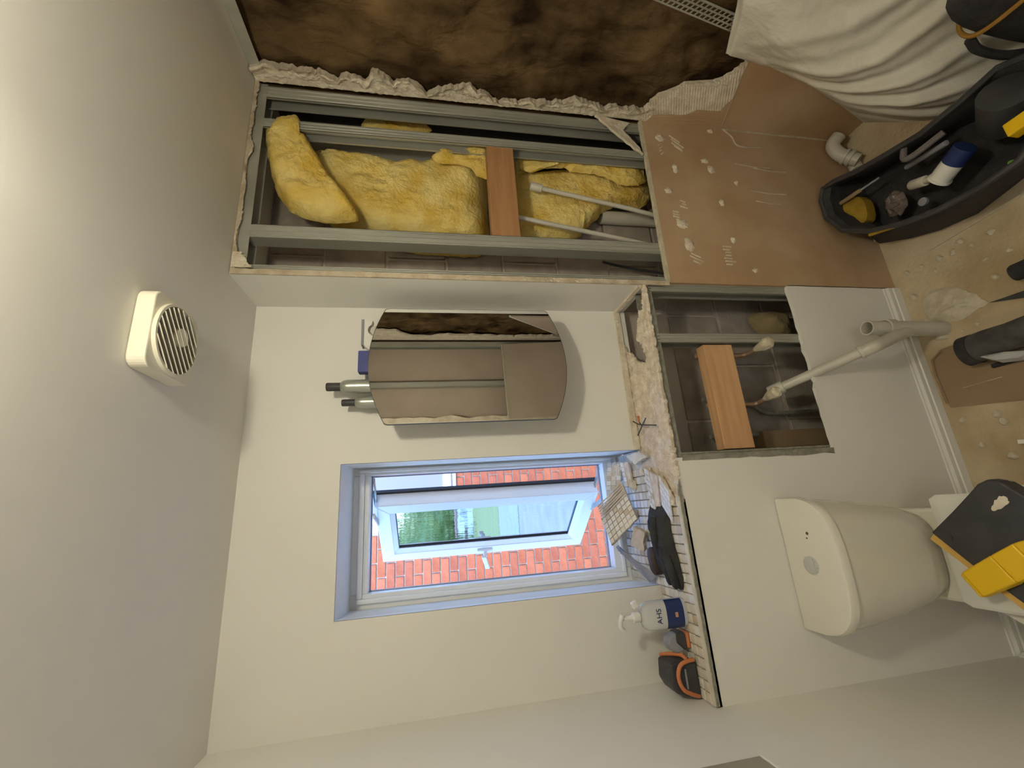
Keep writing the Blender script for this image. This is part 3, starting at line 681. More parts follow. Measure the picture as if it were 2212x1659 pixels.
# ---- things on top of the cabinet
def bottle(x, y, h, r, ch, label):
    z0 = 1.946; o = thing('shampoo_bottle', (x, y, z0), label, 'bottle')
    pr = [(0, r*.96), (.004, r), (h-.022, r), (h-.010, r*.9), (h-.003, r*.7), (h, r*.55)]
    MB().tube([(x, y, z0+a) for a, b in pr], [b for a, b in pr], 24).build('body', m_silver, o, smooth=True)
    mb = MB()
    for k in range(5): mb.ring((x, y, z0+h-.09+k*.013), (0, 0, 1), r*.98, r*1.012, .0035, 24)
    mb.build('ribs', m_silver, o, smooth=True)
    MB().tube([(x, y, z0+h), (x, y, z0+h+ch*.92), (x, y, z0+h+ch)], [r*.60, r*.61, r*.54], 20).build('cap', m_charcoal, o, smooth=True)
bottle(.416, 1.365, .158, .0225, .042, 'taller silver bottle with a black cap on the mirror cabinet')
bottle(.366, 1.375, .114, .0185, .040, 'shorter silver bottle with a black cap on the mirror cabinet')
bb = thing('blue_box', (.497, 1.37, 1.946), 'flat blue carton standing on the mirror cabinet', 'box')
MB().box(.461, .534, 1.352, 1.382, 1.946, 2.050).build('carton', m_blue, bb, bevel=.001); MB().box(.463, .532, 1.3525, 1.3815, 2.0495, 2.052).build('flap', m_blue, bb)
kb = thing('toothbrush_holder', (.59, 1.37, 1.946), 'white plastic clip with a round notch on the mirror cabinet', 'holder')
arc = [(.606+.020*math.cos(a), 2.004+.020*math.sin(a)) for a in [math.pi*(.15+.95*i/10) for i in range(11)]]
MB().prism([(x, 1.350, z) for x, z in [(.642, 2.036), (.642, 2.008)]+arc+[(.584, 1.948), (.532, 1.948), (.530, 2.010), (.552, 2.036)]], (0, .03, 0)).build('clip', m_white, kb)
MB().box(.552, .643, 1.347, 1.384, 2.036, 2.044).build('lip', m_greyp, kb, bevel=.001)
MB().tube([(.606, 1.353, 2.000), (.606, 1.380, 2.000)], .0165, 18).build('disc', m_pvc, kb)

# ---- extractor fan on the ceiling
fx, fy = .405, .965
fa = thing('extractor_fan', (fx, fy, ZC), 'white slatted extractor fan on the ceiling', 'fan')
def rrect(cx, cy, hx, hy, r, n=6):
    out = []
    for sx, sy, a0 in ((1, 1, 0), (-1, 1, 90), (-1, -1, 180), (1, -1, 270)):
        for k in range(n+1):
            a = math.radians(a0+90*k/n); out.append((cx+sx*(hx-r)+r*math.cos(a), cy+sy*(hy-r)+r*math.sin(a)))
    return out
MB().prism([(x, y, ZC-.001) for x, y in rrect(fx, fy, .083, .083, .022)], (0, 0, -.034)).build('housing', m_fan, fa, bevel=.003)
mb = MB(); R0 = .076
mb.ring((fx, fy, ZC-.043), (0, 0, 1), R0-.003, R0+.003, .009, 40); mb.build('grille_ring', m_fan, fa, smooth=True)
MB().tube([(fx, fy, ZC-.0362), (fx, fy, ZC-.0352)], R0-.002, 32).build('recess_shade', mat('fan_recess_shade', (.40, .37, .30), .7), fa)  # darker disc puts the shade behind the slats into colour
MB().tube([(fx+.012, fy+.012, ZC-.036), (fx+.012, fy+.012, ZC-.0445)], [.022, .020], 20).build('hub', m_fan, fa, smooth=True)
ang = math.radians(-41); ux, uy = math.cos(ang), math.sin(ang)
for k in range(-4, 5):
    d_ = k*.0155; hl = math.sqrt(max(0, (R0-.004)**2-d_**2)); c = Vector((fx-uy*d_, fy+ux*d_, ZC-.041))
    mb = MB().obox(c, (ux*hl, uy*hl, 0), (-uy*.0036, ux*.0036, .003), (0, 0, .0012)); mb.build('slat', m_fan, fa)

# ---- things along the ledge
sb = thing('pump_bottle', (-.318, 1.30, ZL+.001), 'clear pump bottle with a navy label reading AHS on the ledge', 'bottle')
def oval(mb, cx, cy, prof, ax, ay, n=32):
    b = len(mb.v)
    for z, k in prof:
        for i in range(n):
            a = 2*math.pi*i/n; e = .75
            mb.v.append(Vector((cx+ax*k*math.copysign(abs(math.cos(a))**e, math.cos(a)), cy+ay*k*math.copysign(abs(math.sin(a))**e, math.sin(a)), z)))
    for j in range(len(prof)-1):
        for i in range(n):
            p = b+j*n+i; q = b+j*n+(i+1) % n; mb.f.append((p, q, q+n, p+n))
    mb.f.append(tuple(b+i for i in reversed(range(n)))); mb.f.append(tuple(b+(len(prof)-1)*n+i for i in range(n)))
    return mb
z = ZL+.0015
oval(MB(), -.318, 1.30, [(z, .92), (z+.004, .99), (z+.02, 1), (z+.108, 1), (z+.124, .93), (z+.134, .72), (z+.139, .38), (z+.144, .34)], .039, .022).build('body', m_clear, sb, smooth=True)
def patch(a0, a1, zz0, zz1, k, m, name):                    # wraps the oval body
    def fn(u, v):
        a = math.radians(lerp(a0, a1, u)); e = .75
        return (-.318+.039*k*math.copysign(abs(math.cos(a))**e, math.cos(a)), 1.30+.022*k*math.copysign(abs(math.sin(a))**e, math.sin(a)), lerp(zz0, zz1, v))
    MB().slab(24, 2, fn, lambda u, v: (lerp(-.318, fn(u, v)[0], .995), lerp(1.30, fn(u, v)[1], .985), fn(u, v)[2])).build(name, m, sb, smooth=True)
patch(195, 345, z+.012, z+.066, 1.02, m_navy, 'label')
patch(264, 274, z+.031, z+.040, 1.03, mat('emblem_peach', (.50, .28, .18), .5), 'emblem')
def text(body, size, loc, rot, m, parent, name='lettering', ext=.0004):
    cu = bpy.data.curves.new(name, 'FONT'); cu.body = body; cu.size = size; cu.align_x = 'CENTER'; cu.align_y = 'CENTER'; cu.extrude = ext
    t = bpy.data.objects.new(name, cu); COL.objects.link(t)
    dg = bpy.context.evaluated_depsgraph_get(); me = bpy.data.meshes.new_from_object(t.evaluated_get(dg)); bpy.data.objects.remove(t)
    o = bpy.data.objects.new(name, me); COL.objects.link(o); me.materials.clear(); me.materials.append(m)
    o.parent = parent; o.location = Vector(loc)-WL[parent]; o.rotation_euler = rot; WL[o] = WL[parent]; return o
text('AHS', .022, (-.318, 1.2768, z+.090), (math.pi/2, 0, 0), m_navy, sb)
MB().tube([(-.318, 1.30, z+.142), (-.318, 1.30, z+.162)], .0135, 18).build('pump_collar', m_white, sb, smooth=True, bevel=.001)
MB().tube([(-.318, 1.30, z+.160), (-.318, 1.30, z+.176), (-.318, 1.30, z+.192)], [.010, .0055, .0055], 14).build('pump_stem', m_white, sb, smooth=True)
MB().tube(spline([(-.305, 1.295, z+.194), (-.325, 1.303, z+.200), (-.342, 1.31, z+.198), (-.352, 1.314, z+.188)], 5), .0065, 12).build('pump_nozzle', m_white, sb, smooth=True)
MB().obox((-.286, 1.305, z+.150), (.009, 0, .004), (0, .006, 0), (-.003, 0, .008)).build('lid_tab', m_white, sb, bevel=.003)

tl = thing('tape_measure', (-.395, 1.315, ZL+.001), 'small grey tool with an orange foot between pump bottle and black case', 'tool')
MB().prism([(x, 1.298, zz) for x, zz in [(-.372, ZL+.012), (-.372, ZL+.045), (-.380, ZL+.060), (-.398, ZL+.068), (-.415, ZL+.060), (-.424, ZL+.042), (-.420, ZL+.020)]], (0, .036, 0)).build('shell', m_greyp, tl, bevel=.005)
MB().prism([(x, 1.294, zz) for x, zz in [(-.366, ZL+.020), (-.372, ZL+.040), (-.395, ZL+.042), (-.418, ZL+.018), (-.412, ZL+.008), (-.38, ZL+.008)]], (0, .044, 0)).build('grip', m_charcoal, tl, bevel=.004)
MB().box(-.412, -.370, 1.290, 1.338, ZL+.001, ZL+.012).build('foot', m_orange, tl, bevel=.004)

bxl = thing('laser_level', (-.478, 1.31, ZL+.001), 'black boxy tool wrapped in orange bands at the left end of the ledge', 'tool')
pf = [(-.440, ZL+.003), (-.434, ZL+.055), (-.440, ZL+.083), (-.486, ZL+.088), (-.512, ZL+.074), (-.524, ZL+.040), (-.524, ZL+.003)]
MB().prism([(x, 1.275, zz) for x, zz in pf], (0, .075, 0)).build('case', m_charcoal, bxl, bevel=.006)
MB().tube(spline([(-.4345, 1.272, ZL+.012), (-.436, 1.270, ZL+.036), (-.444, 1.268, ZL+.058), (-.470, 1.268, ZL+.068), (-.500, 1.270, ZL+.058), (-.516, 1.274, ZL+.034), (-.526, 1.280, ZL+.008)], 6), .0055, 10).build('band', m_orange, bxl, smooth=True)
MB().tube(spline([(-.436, 1.272, ZL+.030), (-.428, 1.30, ZL+.034), (-.430, 1.33, ZL+.060), (-.436, 1.35, ZL+.072)], 6), .0055, 10).build('band', m_orange, bxl, smooth=True)
MB().box(-.503, -.455, 1.2715, 1.2755, ZL+.040, ZL+.044).build('stripe', m_greyp, bxl)

# black work glove
gp = [(-.018, 1.406), (-.010, 1.35), (-.016, 1.292), (-.06, 1.288), (-.12, 1.290), (-.17, 1.276), (-.21, 1.268), (-.256, 1.280), (-.252, 1.322), (-.226, 1.345), (-.225, 1.383), (-.15, 1.398), (-.08, 1.405)]
gl_ = thing('work_glove', (-.13, 1.34, ZL+.003), 'black work glove lying on the tiled ledge below the window', 'glove')
def gfn(x, y, r, s):
    if s < 0: return (x, y, ZL+.0025)
    return (x, y, ZL+.004+.034*(1-r**3)*(1+.5*fr(x*14, y*22, 1))+.006*max(0, math.sin((y*1.0-x*.25)*120+2*nz(x*20, y*20, 2)))*(1-r))
pillow(MB(), gp, gfn, 20, .004, 50, 7, 3).build('palm', m_black, gl_, smooth=True)
cuf = [(-.150, 1.404), (-.146, 1.372), (-.19, 1.366), (-.224, 1.372), (-.222, 1.392), (-.19, 1.402)]
pillow(MB(), cuf, lambda x, y, r, s: (x, y, (ZL+.034+.010*(1-r**4)) if s > 0 else ZL+.012), 8, .002, 60, 5, 1).build('cuff', m_timberred if False else mat('dark_leather', (.05, .032, .026), .6), gl_, smooth=True)
for pts in ([(-.14, 1.315, ZL+.034), (-.19, 1.312, ZL+.028), (-.245, 1.318, ZL+.016)], [(-.16, 1.295, ZL+.030), (-.21, 1.288, ZL+.026), (-.252, 1.290, ZL+.014)], [(-.05, 1.330, ZL+.036), (-.10, 1.335, ZL+.040), (-.16, 1.335, ZL+.034)]):
    MB().tube(spline(pts, 5), [.012]*5+[.013]*5+[.009], 12).build('finger', m_black, gl_, smooth=True)

# broken tile chunks heaped on the sill
def chunk(corners, th, label, ntile, combed, name='tile_chunk', m=m_adhesive):
    c = [Vector(p) for p in corners]; ex, ey = c[1]-c[0], c[3]-c[0]; n = ex.cross(ey).normalized()
    if n.dot(CAM-c[0]) < 0: n = -n
    base = min(c, key=lambda p: p.z); o = thing(name, base, label, 'rubble', 'tile rubble on the window sill')
    edge = []
    for i in range(4): edge += ragged([c[i], c[(i+1) % 4]], .005, 7, i*2.3)[:-1]
    MB().prism([p for p in edge], -n*th).build('backing', m, o)
    nx = max(1, round(ex.length/.0185)); ny = max(1, round(ey.length/.0185)); k = 0
    for i in range(nx):
        for j in range(ny):
            u, v = (i+.5)/nx, (j+.5)/ny
            if not ntile(u, v): continue
            p = c[0]+ex*u+ey*v+n*.0015
            MB().obox(p, ex/nx*.44, ey/ny*.44, n*.0022).build('tile', m_tiles[random.choices((0, 1, 2), (2, 6, 1))[0]], o); k += 1
    if combed:
        for q in range(combed[2]):
            v = lerp(combed[0], combed[1], q/max(1, combed[2]-1)); a, b = c[0]+ex*combed[3]+ey*v+n*.001, c[0]+ex*combed[4]+ey*v+n*.001
            MB().tube(ragged([a, b], .003, 6, q), .003, 6).build('ridge', m_adhesive, o)
    return o
q = [at(1377, 1121, 1, 1.455), at(1321, 1178, 1, 1.50), at(1300, 1098, 1, 1.555), at(1342, 1040, 1, 1.51)]
chunk(q, .012, 'largest broken tile chunk with a white mosaic face below the open sash', lambda u, v: v < .60, (.66, .97, 6, .04, .98))
q = [at(1310, 1060, 1, 1.60), at(1342, 1058, 1, 1.56), at(1338, 1003, 1, 1.56), at(1312, 1000, 1, 1.60)]
chunk(q, .010, 'upright mosaic fragment against the right end of the window frame', lambda u, v: True, None)
q = [at(1352, 1052, 1, 1.52), at(1366, 1050, 1, 1.49), at(1356, 998, 1, 1.50), at(1340, 1000, 1, 1.54)]
chunk(q, .010, 'narrow mosaic fragment in front of the upright fragment on the sill', lambda u, v: u < .6, None)
q = [at(1345, 1172, 1, 1.56), at(1362, 1172, 1, 1.52), at(1402, 1240, 1, 1.43), at(1394, 1258, 1, 1.45)]
q = [(-.145, 1.60, 1.150), (-.165, 1.545, 1.155), (-.232, 1.415, 1.108), (-.252, 1.455, 1.106)]
chunk(q, .012, 'long grey tile-backed splinter lying across the left end of the sill', lambda u, v: False, None, m=mat('grey_cement', (.24, .22, .22), .9, (.33, .31, .30), 20, bump=.5))
q = [at(1368, 1138, 1, 1.44), at(1392, 1150, 1, 1.41), at(1390, 1192, 1, 1.42), at(1362, 1178, 1, 1.47)]
chunk(q, .016, 'beige tile fragment between the largest chunk and the black glove', lambda u, v: False, None, m=m_tiles[2])
q = [at(1392, 1010, 2, ZL+.012), at(1408, 1095, 2, ZL+.010), at(1426, 1094, 2, ZL+.012), at(1420, 1030, 2, ZL+.014)]
chunk(q, .008, 'loose mosaic strip on the broken adhesive right of the glove', lambda u, v: v < .5, None)
q = [at(1424, 1026, 2, ZL+.010), at(1432, 1092, 2, ZL+.010), at(1456, 1092, 2, ZL+.010), at(1446, 1060, 2, ZL+.010)]
chunk(q, .007, 'loose mosaic strip at the front edge of the ledge below the window', lambda u, v: True, None)
q = [at(1352, 985, 2, ZL+.02), at(1380, 975, 2, ZL+.02), at(1398, 985, 2, ZL+.012), at(1372, 1004, 2, ZL+.02)]
chunk(q, .012, 'white plaster slab fragment at the right end of the sill', lambda u, v: False, None, m=m_tornwhite)
for i, (x, y, r) in enumerate(((-.04, 1.52, .018), (-.10, 1.44, .014), (.06, 1.50, .02), (-.12, 1.47, .013), (.10, 1.42, .012))):
    mb = pillow(MB(), [(x+r*math.cos(a)*(1+.3*nz(a, i, 1)), y+r*math.sin(a)) for a in [k*.9 for k in range(7)]], lambda a, b, rr, s: (a, b, ZL+.003+(r*.9*(1-rr**2)+.003*fr(a*90, b*90, i) if s > 0 else 0)), 6, .003, 90, 3, i)
    tag(mb.build('plaster_crumb', m_tornwhite, origin=(x, y, ZL+.003)), 'small white plaster crumb among the tile rubble on the window sill', 'rubble', 'plaster crumbs on the window sill')
# twisted wires
wr_ = thing('wire_offcut', (.245, 1.34, ZL+.003), 'dark twisted wire offcut with an orange end on the broken ledge', 'wire')
for pts, m in (([(.283, 1.425, ZL+.006), (.258, 1.36, ZL+.014), (.236, 1.265, ZL+.008)], m_charcoal), ([(.228, 1.405, ZL+.006), (.250, 1.345, ZL+.016), (.268, 1.300, ZL+.022)], m_charcoal), ([(.250, 1.345, ZL+.016), (.262, 1.335, ZL+.03)], m_charcoal)):
    MB().tube(spline(pts, 6), .0022, 6).build('strand', m, wr_, smooth=True)
MB().tube([(.262, 1.335, ZL+.03), (.280, 1.325, ZL+.036)], [.003, .0055], 8).build('tip', m_orange, wr_, smooth=True)
lf = MB(); lf.grid(6, 3, lambda u, v: (-.05-.05*u, 1.645-.008*math.sin(u*3.1)*(v-.5), 1.185-.05*u+.03*(v-.5)*math.sin(math.pi*max(.04, min(.96, u)))))
lo = lf.build('leaf', m_leafB, origin=(-.05, 1.645, 1.16)); lo.modifiers.new('t', 'SOLIDIFY').thickness = .0015
tag(lo, 'small yellow-green leaf lying on the bottom of the window frame', 'leaf')

# ---- toilet
to = thing('toilet', (-.203, .95, 0), 'white close-coupled toilet with a chrome button in the cistern lid', 'toilet')
def dshape(cx, hw, yb, dep, n=40, k=2.6):
    pts = []
    for i in range(n+1):
        t = math.pi*i/n; c, s_ = math.cos(t), math.sin(t)
        pts.append((cx+hw*math.copysign(abs(c)**(2/k/1.25), c), yb-.05-(dep-.05)*abs(s_)**(2/2.4)))
    return [(cx+hw, yb)]+pts+[(cx-hw, yb)]
def loft(mb, rings):
    b = len(mb.v); n = len(rings[0][1])
    for z_, R_ in rings: mb.v += [Vector((x, y, z_)) for x, y in R_]
    for j in range(len(rings)-1):
        for i in range(n):
            p = b+j*n+i; q_ = b+j*n+(i+1) % n; mb.f.append((p, q_, q_+n, p+n))
    mb.f.append(tuple(b+i for i in reversed(range(n)))); mb.f.append(tuple(b+(len(rings)-1)*n+i for i in range(n)))
    return mb
yb = YP-.003
cis = loft(MB(), [(.390, dshape(-.203, .115, yb, .135)), (.400, dshape(-.203, .124, yb, .146)), (.46, dshape(-.203, .142, yb, .158)), (.56, dshape(-.203, .160, yb, .166)), (.66, dshape(-.203, .172, yb, .171)), (.742, dshape(-.203, .178, yb, .174))]).build('cistern', m_ceramic, to, smooth=True)
lid = loft(MB(), [(.743, dshape(-.203, .179, yb, .175)), (.748, dshape(-.203, .1845, yb, .180)), (.763, dshape(-.203, .1845, yb, .180)), (.770, dshape(-.203, .181, yb, .176)), (.773, dshape(-.203, .174, yb, .168))]).build('cistern_lid', m_ceramic, to, smooth=True)
bu = MB().tube([(-.205, 1.140, .772), (-.205, 1.140, .7765), (-.205, 1.140, .778)], [.0215, .0215, .0195], 28).build('flush_button', m_chrome, lid, smooth=True)
MB().ring((-.205, 1.140, .7722), (0, 0, 1), .0215, .0245, .004, 28).build('button_ring', m_chrome, lid, smooth=True)
for x, y, r in ((-.119, 1.128, .0045), (-.132, 1.133, .0025)):
    MB().tube([(x, y, .772), (x, y, .7737)], r, 10).build('stain_spot', mat('rust_spot', (.12, .07, .05), .7), lid)
def pan(hw, y0, y1, n=40):
    c = (y0+y1)/2; out = []
    for i in range(n):
        a = 2*math.pi*i/n; yy = c+(y1-c)*math.sin(a)*1.0
        out.append((-.203+hw*math.copysign(abs(math.cos(a))**.75, math.cos(a)), yy))
    return out
loft(MB(), [(0, pan(.10, .74, 1.06)), (.02, pan(.105, .72, 1.08)), (.15, pan(.098, .72, 1.06)), (.28, pan(.135, .66, 1.06)), (.36, pan(.172, .62, 1.05)), (.385, pan(.178, .61, 1.05))]).build('pan', m_ceramic, to, smooth=True)
MB().box(-.33, -.076, 1.03, YP-.006, .30, .389).build('shelf', m_ceramic, to, bevel=.01)
def seat(hw, y0, y1, n=24):
    hw *= .80
    out = [(-.185+hw*.92, y1), (-.185+hw, y1-.02)]
    for i in range(n+1):
        a = math.pi*i/n; out.append((-.185+hw*math.copysign(abs(math.cos(a))**.8, math.cos(a)), y1-.20-(y1-.20-y0)*math.sin(a)))
    return out+[(-.185-hw, y1-.02), (-.185-hw*.92, y1)]
loft(MB(), [(.386, seat(.176, .61, 1.052)), (.400, seat(.182, .60, 1.052))]).build('seat', m_white, to, bevel=.003)
loft(MB(), [(.402, seat(.182, .60, 1.052)), (.414, seat(.182, .60, 1.052)), (.421, seat(.172, .61, 1.042))]).build('seat_lid', m_white, to, smooth=True)

# ---- black case with a yellow handle on the closed lid
tc_ = thing('tool_case', (-.17, .85, .422), 'black tool case with tan edge and broad yellow handle on the toilet lid', 'tool case')
cpo = [(-.137, 1.033), (-.085, .968), (-.040, .915), (-.016, .888), (-.006, .862), (-.012, .842), (-.040, .815), (-.085, .775), (-.16, .715), (-.345, .82), (-.285, .890), (-.219, .958)]
loft(MB(), [(.436, cpo), (.470, cpo)]).build('shell', m_charcoal, tc_, bevel=.005)
ea, eb = Vector((-.145, 1.036, .4325)), Vector((-.352, .826, .4325)); ed = (eb-ea).normalized(); en = Vector((ed.y, -ed.x, 0))
MB().obox((ea+eb)/2+en*.004+Vector((0, 0, .020)), (eb-ea)/2, en*.010, (0, 0, .010)).build('edging', mat('tan_edging', (.62, .38, .10), .6), tc_)
loft(MB(), [(.4225, [(x*.97-.005, y*.99+.008) for x, y in cpo]), (.436, [(x*.97-.005, y*.99+.008) for x, y in cpo])]).build('base', m_charcoal, tc_)
ya, yb_ = Vector((-.262, .968, .4745)), Vector((-.165, .800, .4745)); yd = (yb_-ya).normalized(); ys = yd.cross(Vector((0, 0, 1)))
hp = []
for k, w_ in ((0, .030), (.012, .033), (.10, .036), (.16, .036), (.19, .030)):
    hp.append((ya+yd*k, w_))
mb = MB()
for i in range(len(hp)-1):
    (p, w0), (q_, w1) = hp[i], hp[i+1]; zt0 = .022 if i else .016; zt1 = .022
    mb.add([p-ys*w0, p+ys*w0, q_+ys*w1, q_-ys*w1, p-ys*w0*.9+Vector((0, 0, zt0)), p+ys*w0*.9+Vector((0, 0, zt0)), q_+ys*w1*.9+Vector((0, 0, zt1)), q_-ys*w1*.9+Vector((0, 0, zt1))], [(3,2,1,0),(4,5,6,7),(0,1,5,4),(1,2,6,5),(2,3,7,6),(3,0,4,7)])
mb.build('handle', m_yel, tc_, bevel=.004)
MB().tube([(-.148, .990, .470), (-.148, .990, .4715)], .007, 12).build('rivet', m_rubber, tc_)
pillow(MB(), [(-.045, .845), (-.062, .868), (-.082, .878), (-.076, .856), (-.062, .838)], lambda x, y, r, s: (x, y, .4705+(.0014*(1-r) if s > 0 else -.0005)), 6, .004, 120, 5).build('plaster_smear', m_tornwhite, tc_)

# ---- mirror on the left wall
mi = thing('wall_panel', (XL+.008, .71, 1.155), 'flat grey panel with a pale lower edge on the left wall', 'panel')
MB().box(XL+.0005, XL+.014, .45, .975, 1.162, 1.75).build('face', mat('grey_panel', (.30, .28, .23), .4), mi, bevel=.001)
MB().box(XL+.0005, XL+.017, .45, .975, 1.155, 1.162).build('edge_strip', m_white, mi, bevel=.001)

# ================================================================== FLOOR AND RIGHT-HAND CORNER
# ---- dust sheet heaped against the right wall
far = [(0, (1.466, 1.115, .004)), (.22, (1.462, 1.05, .20)), (.45, (1.455, .985, .42)), (.70, (1.450, .940, .62)), (.92, (1.455, .925, .785)), (1, (1.468, .925, .80))]
mid = [(0, (1.215, .86, .004)), (.25, (1.262, .85, .22)), (.5, (1.325, .83, .47)), (.75, (1.385, .81, .70)), (.93, (1.430, .80, .845)), (1, (1.468, .80, .855))]
nea = [(0, (1.225, .67, .004)), (.25, (1.27, .66, .24)), (.5, (1.320, .65, .50)), (.75, (1.370, .64, .74)), (.93, (1.425, .66, .905)), (1, (1.468, .66, .91))]
end = [(0, (1.40, .34, .004)), (.25, (1.41, .34, .24)), (.5, (1.42, .34, .50)), (.75, (1.43, .34, .74)), (.93, (1.43, .34, .90)), (1, (1.468, .34, .90))]
def ipt(L, t):
    return Vector([interp([(a, p[k]) for a, p in L], t) for k in range(3)])
def sheet_pt(u, v):
    C = [ipt(L, v) for L in (far, mid, nea, end)]; pos = [0, .38, .68, 1]
    for i in range(3):
        if u <= pos[i+1] or i == 2:
            t = (u-pos[i])/(pos[i+1]-pos[i]); a, b, c, d = C[max(i-1, 0)], C[i], C[i+1], C[min(i+2, 3)]
            p = 0.5*((2*b)+(c-a)*t+(2*a-5*b+4*c-d)*t*t+(3*b-a-3*c+d)*t**3); break
    w = math.sin(math.pi*min(1, max(0, v)))**.6 if v < .97 else 0
    low = max(0, 1-v*1.15)
    ph = (v*2.8+u*1.8)*12+2.4*nz(u*3, v*3, 1)                 # diagonal folds, tighter towards the floor
    f = .024*low*(math.sin(ph)+.45*math.sin(2.1*ph+1.3))*min(1, u*5)+.012*(1-low)*math.sin((v*1.2-u*1.6)*7+1.5*nz(u*4, v*4, 6))*min(1, u*5)
    f += .006*fr(u*7, v*9, 3)
    puff = .030*math.sin(math.pi*min(1, u*1.6))*math.sin(math.pi*v)
    p = p+Vector((-.90, .12, .42))*(f*w+puff)
    p.x = min(p.x, XR-.022); p.z = max(p.z, .004)
    return p
sh = MB().slab(170, 150, sheet_pt, lambda u, v: (XR-.016, sheet_pt(u, v).y, max(.002, sheet_pt(u, v).z-.002)))
tag(sh.build('dust_sheet', m_sheet, origin=(1.40, .75, 0), smooth=True), 'creased off-white dust sheet heaped against the brown right-hand wall', 'dust sheet')
# ---- dark rucksack sitting against the sheet, at the picture corner
bk = thing('rucksack', (1.13, .56, 0), 'black rucksack with amber piping in front of the dust sheet', 'bag')
rp = [(1.265, .56), (1.245, .615), (1.20, .63), (1.155, .60), (1.14, .50), (1.14, .36), (1.25, .33), (1.27, .45)]
def rsf(z_, k): return [(1.205+(x-1.205)*k, .49+(y-.49)*k) for x, y in rp]
loft(MB(), [(.002, rsf(0, .86)), (.06, rsf(0, .98)), (.20, rsf(0, 1.0)), (.36, rsf(0, .93)), (.45, rsf(0, .74)), (.48, rsf(0, .4))]).build('body', m_black, bk, smooth=True, sub=1)
pp = rsf(0, .955); pp = [(x, y, .335) for x, y in pp]
MB().tube(spline(pp+pp[:1], 6), .006, 8).build('piping', mat('amber_piping', (.30, .15, .02), .6), bk, smooth=True)
MB().tube(spline([(1.19, .630, .30), (1.18, .645, .25), (1.175, .645, .16), (1.18, .63, .08)], 6), .012, 8).build('strap', m_black, bk, smooth=True)
MB().tube(spline([(1.22, .55, .47), (1.20, .52, .50), (1.19, .47, .48)], 6), .009, 8).build('top_loop', m_charcoal, bk, smooth=True)

# ---- open tool bag
def zp(px, py, z): 
    p = at(px, py, 2, z); return (p.x, min(p.y, YP-.012))
ZR = .235
rimo = [zp(1775, 480, ZR), zp(1766, 440, ZR), zp(1776, 408, ZR), zp(1800, 392, ZR), zp(1850, 370, ZR), zp(1920, 330, ZR), zp(1990, 288, ZR), zp(2080, 215, ZR), (1.10, .63), (1.05, .53), (.94, .50), zp(2212, 345, ZR), zp(2120, 408, ZR), zp(2030, 455, ZR), zp(1950, 485, ZR), zp(1880, 502, ZR), zp(1820, 500, ZR)]
baso = [zp(1800, 495, .0), zp(1800, 440, .0), zp(1810, 405, 0), zp(1840, 395, 0), zp(1880, 380, 0), zp(1940, 345, 0), zp(2010, 300, 0), zp(2110, 255, 0), (1.08, .64), (1.03, .55), (.95, .53), zp(2212, 392, 0), zp(2120, 462, 0), zp(2040, 497, 0), zp(1975, 515, 0), zp(1905, 527, 0), zp(1840, 520, 0)]
bcx = sum(p[0] for p in baso)/len(baso); bcy = sum(p[1] for p in baso)/len(baso)
rcx = sum(p[0] for p in rimo)/len(rimo); rcy = sum(p[1] for p in rimo)/len(rimo)
def mixr(t): return [(lerp(a[0], b[0], t), lerp(a[1], b[1], t)) for a, b in zip(baso, rimo)]
def shr(R_, k):
    cx_ = sum(p[0] for p in R_)/len(R_); cy_ = sum(p[1] for p in R_)/len(R_); return [(lerp(cx_, x, k), lerp(cy_, y, k)) for x, y in R_]
tb = thing('tool_bag', (bcx, bcy, 0), 'long open black tool bag with yellow lining full of tools on the floor', 'bag')
mb = MB(); rings = [(.003, shr(baso, .9)), (.015, baso), (.12, mixr(.55)), (.22, mixr(.97)), (ZR, rimo), (ZR+.004, shr(rimo, .95)), (ZR-.01, shr(rimo, .90)), (.10, shr(mixr(.4), .86)), (.05, shr(mixr(.2), .82))]
loft(mb, rings).build('shell', m_black, tb, smooth=True)
MB().tube([(x, y, ZR+.002) for x, y in shr(rimo, .98)+[shr(rimo, .98)[0]]], .010, 8).build('rim', m_charcoal, tb, smooth=True)
p_ = [Vector((*zp(1790, 420, .225), .225)), Vector((*zp(1835, 492, .225), .225))]
pillow(MB(), [zp(1790, 470, .16), zp(1800, 435, .16), zp(1850, 425, .16), zp(1868, 455, .16), zp(1862, 480, .16), zp(1820, 488, .16)], lambda x, y, r, s: (x, y, .150+(.03*(1-r**2) if s > 0 else -.04)), 8, .003, 60, 4).build('lining', m_yeldull, tb, smooth=True)
for a, b in (((1880, 508), (1935, 490)), ((2130, 402), (2212, 340))):
    A2, B2 = zp(*a, .232), zp(*b, .232); MB().tube([(A2[0], A2[1], .236), (B2[0], B2[1], .236)], .006, 6).build('stripe', m_yeldull, tb)
MB().tube(spline([(zp(1960, 320, .2)[0], zp(1960, 320, .2)[1], .215), (1.04, .90, .235), (1.05, .80, .215)], 6), .010, 8).build('handle', mat('grey_webbing', (.16, .14, .14), .8), tb, smooth=True)
def cyl_thing(name, a, b, r, m, label, cat, extra=None):
    o = thing(name, (Vector(a)+Vector(b))/2-Vector((0, 0, r)), label, cat); MB().tube([a, b], r, 20).build('body', m, o, smooth=True, bevel=.002)
    for nm, p, q_, rr, mm in (extra or []): MB().tube([p, q_], rr, 20).build(nm, mm, o, smooth=True)
    return o
ca, cb2 = at(2030, 388, 2, .19), at(2085, 318, 2, .21); d = (cb2-ca).normalized()
cyl_thing('sealant_tin', ca, cb2, .030, m_white, 'white and navy tin lying in the tool bag', 'tin', [('label_band', ca+d*.055, cb2+d*.002, .0308, m_navy), ('rim', ca-d*.003, ca+d*.004, .033, m_white)])
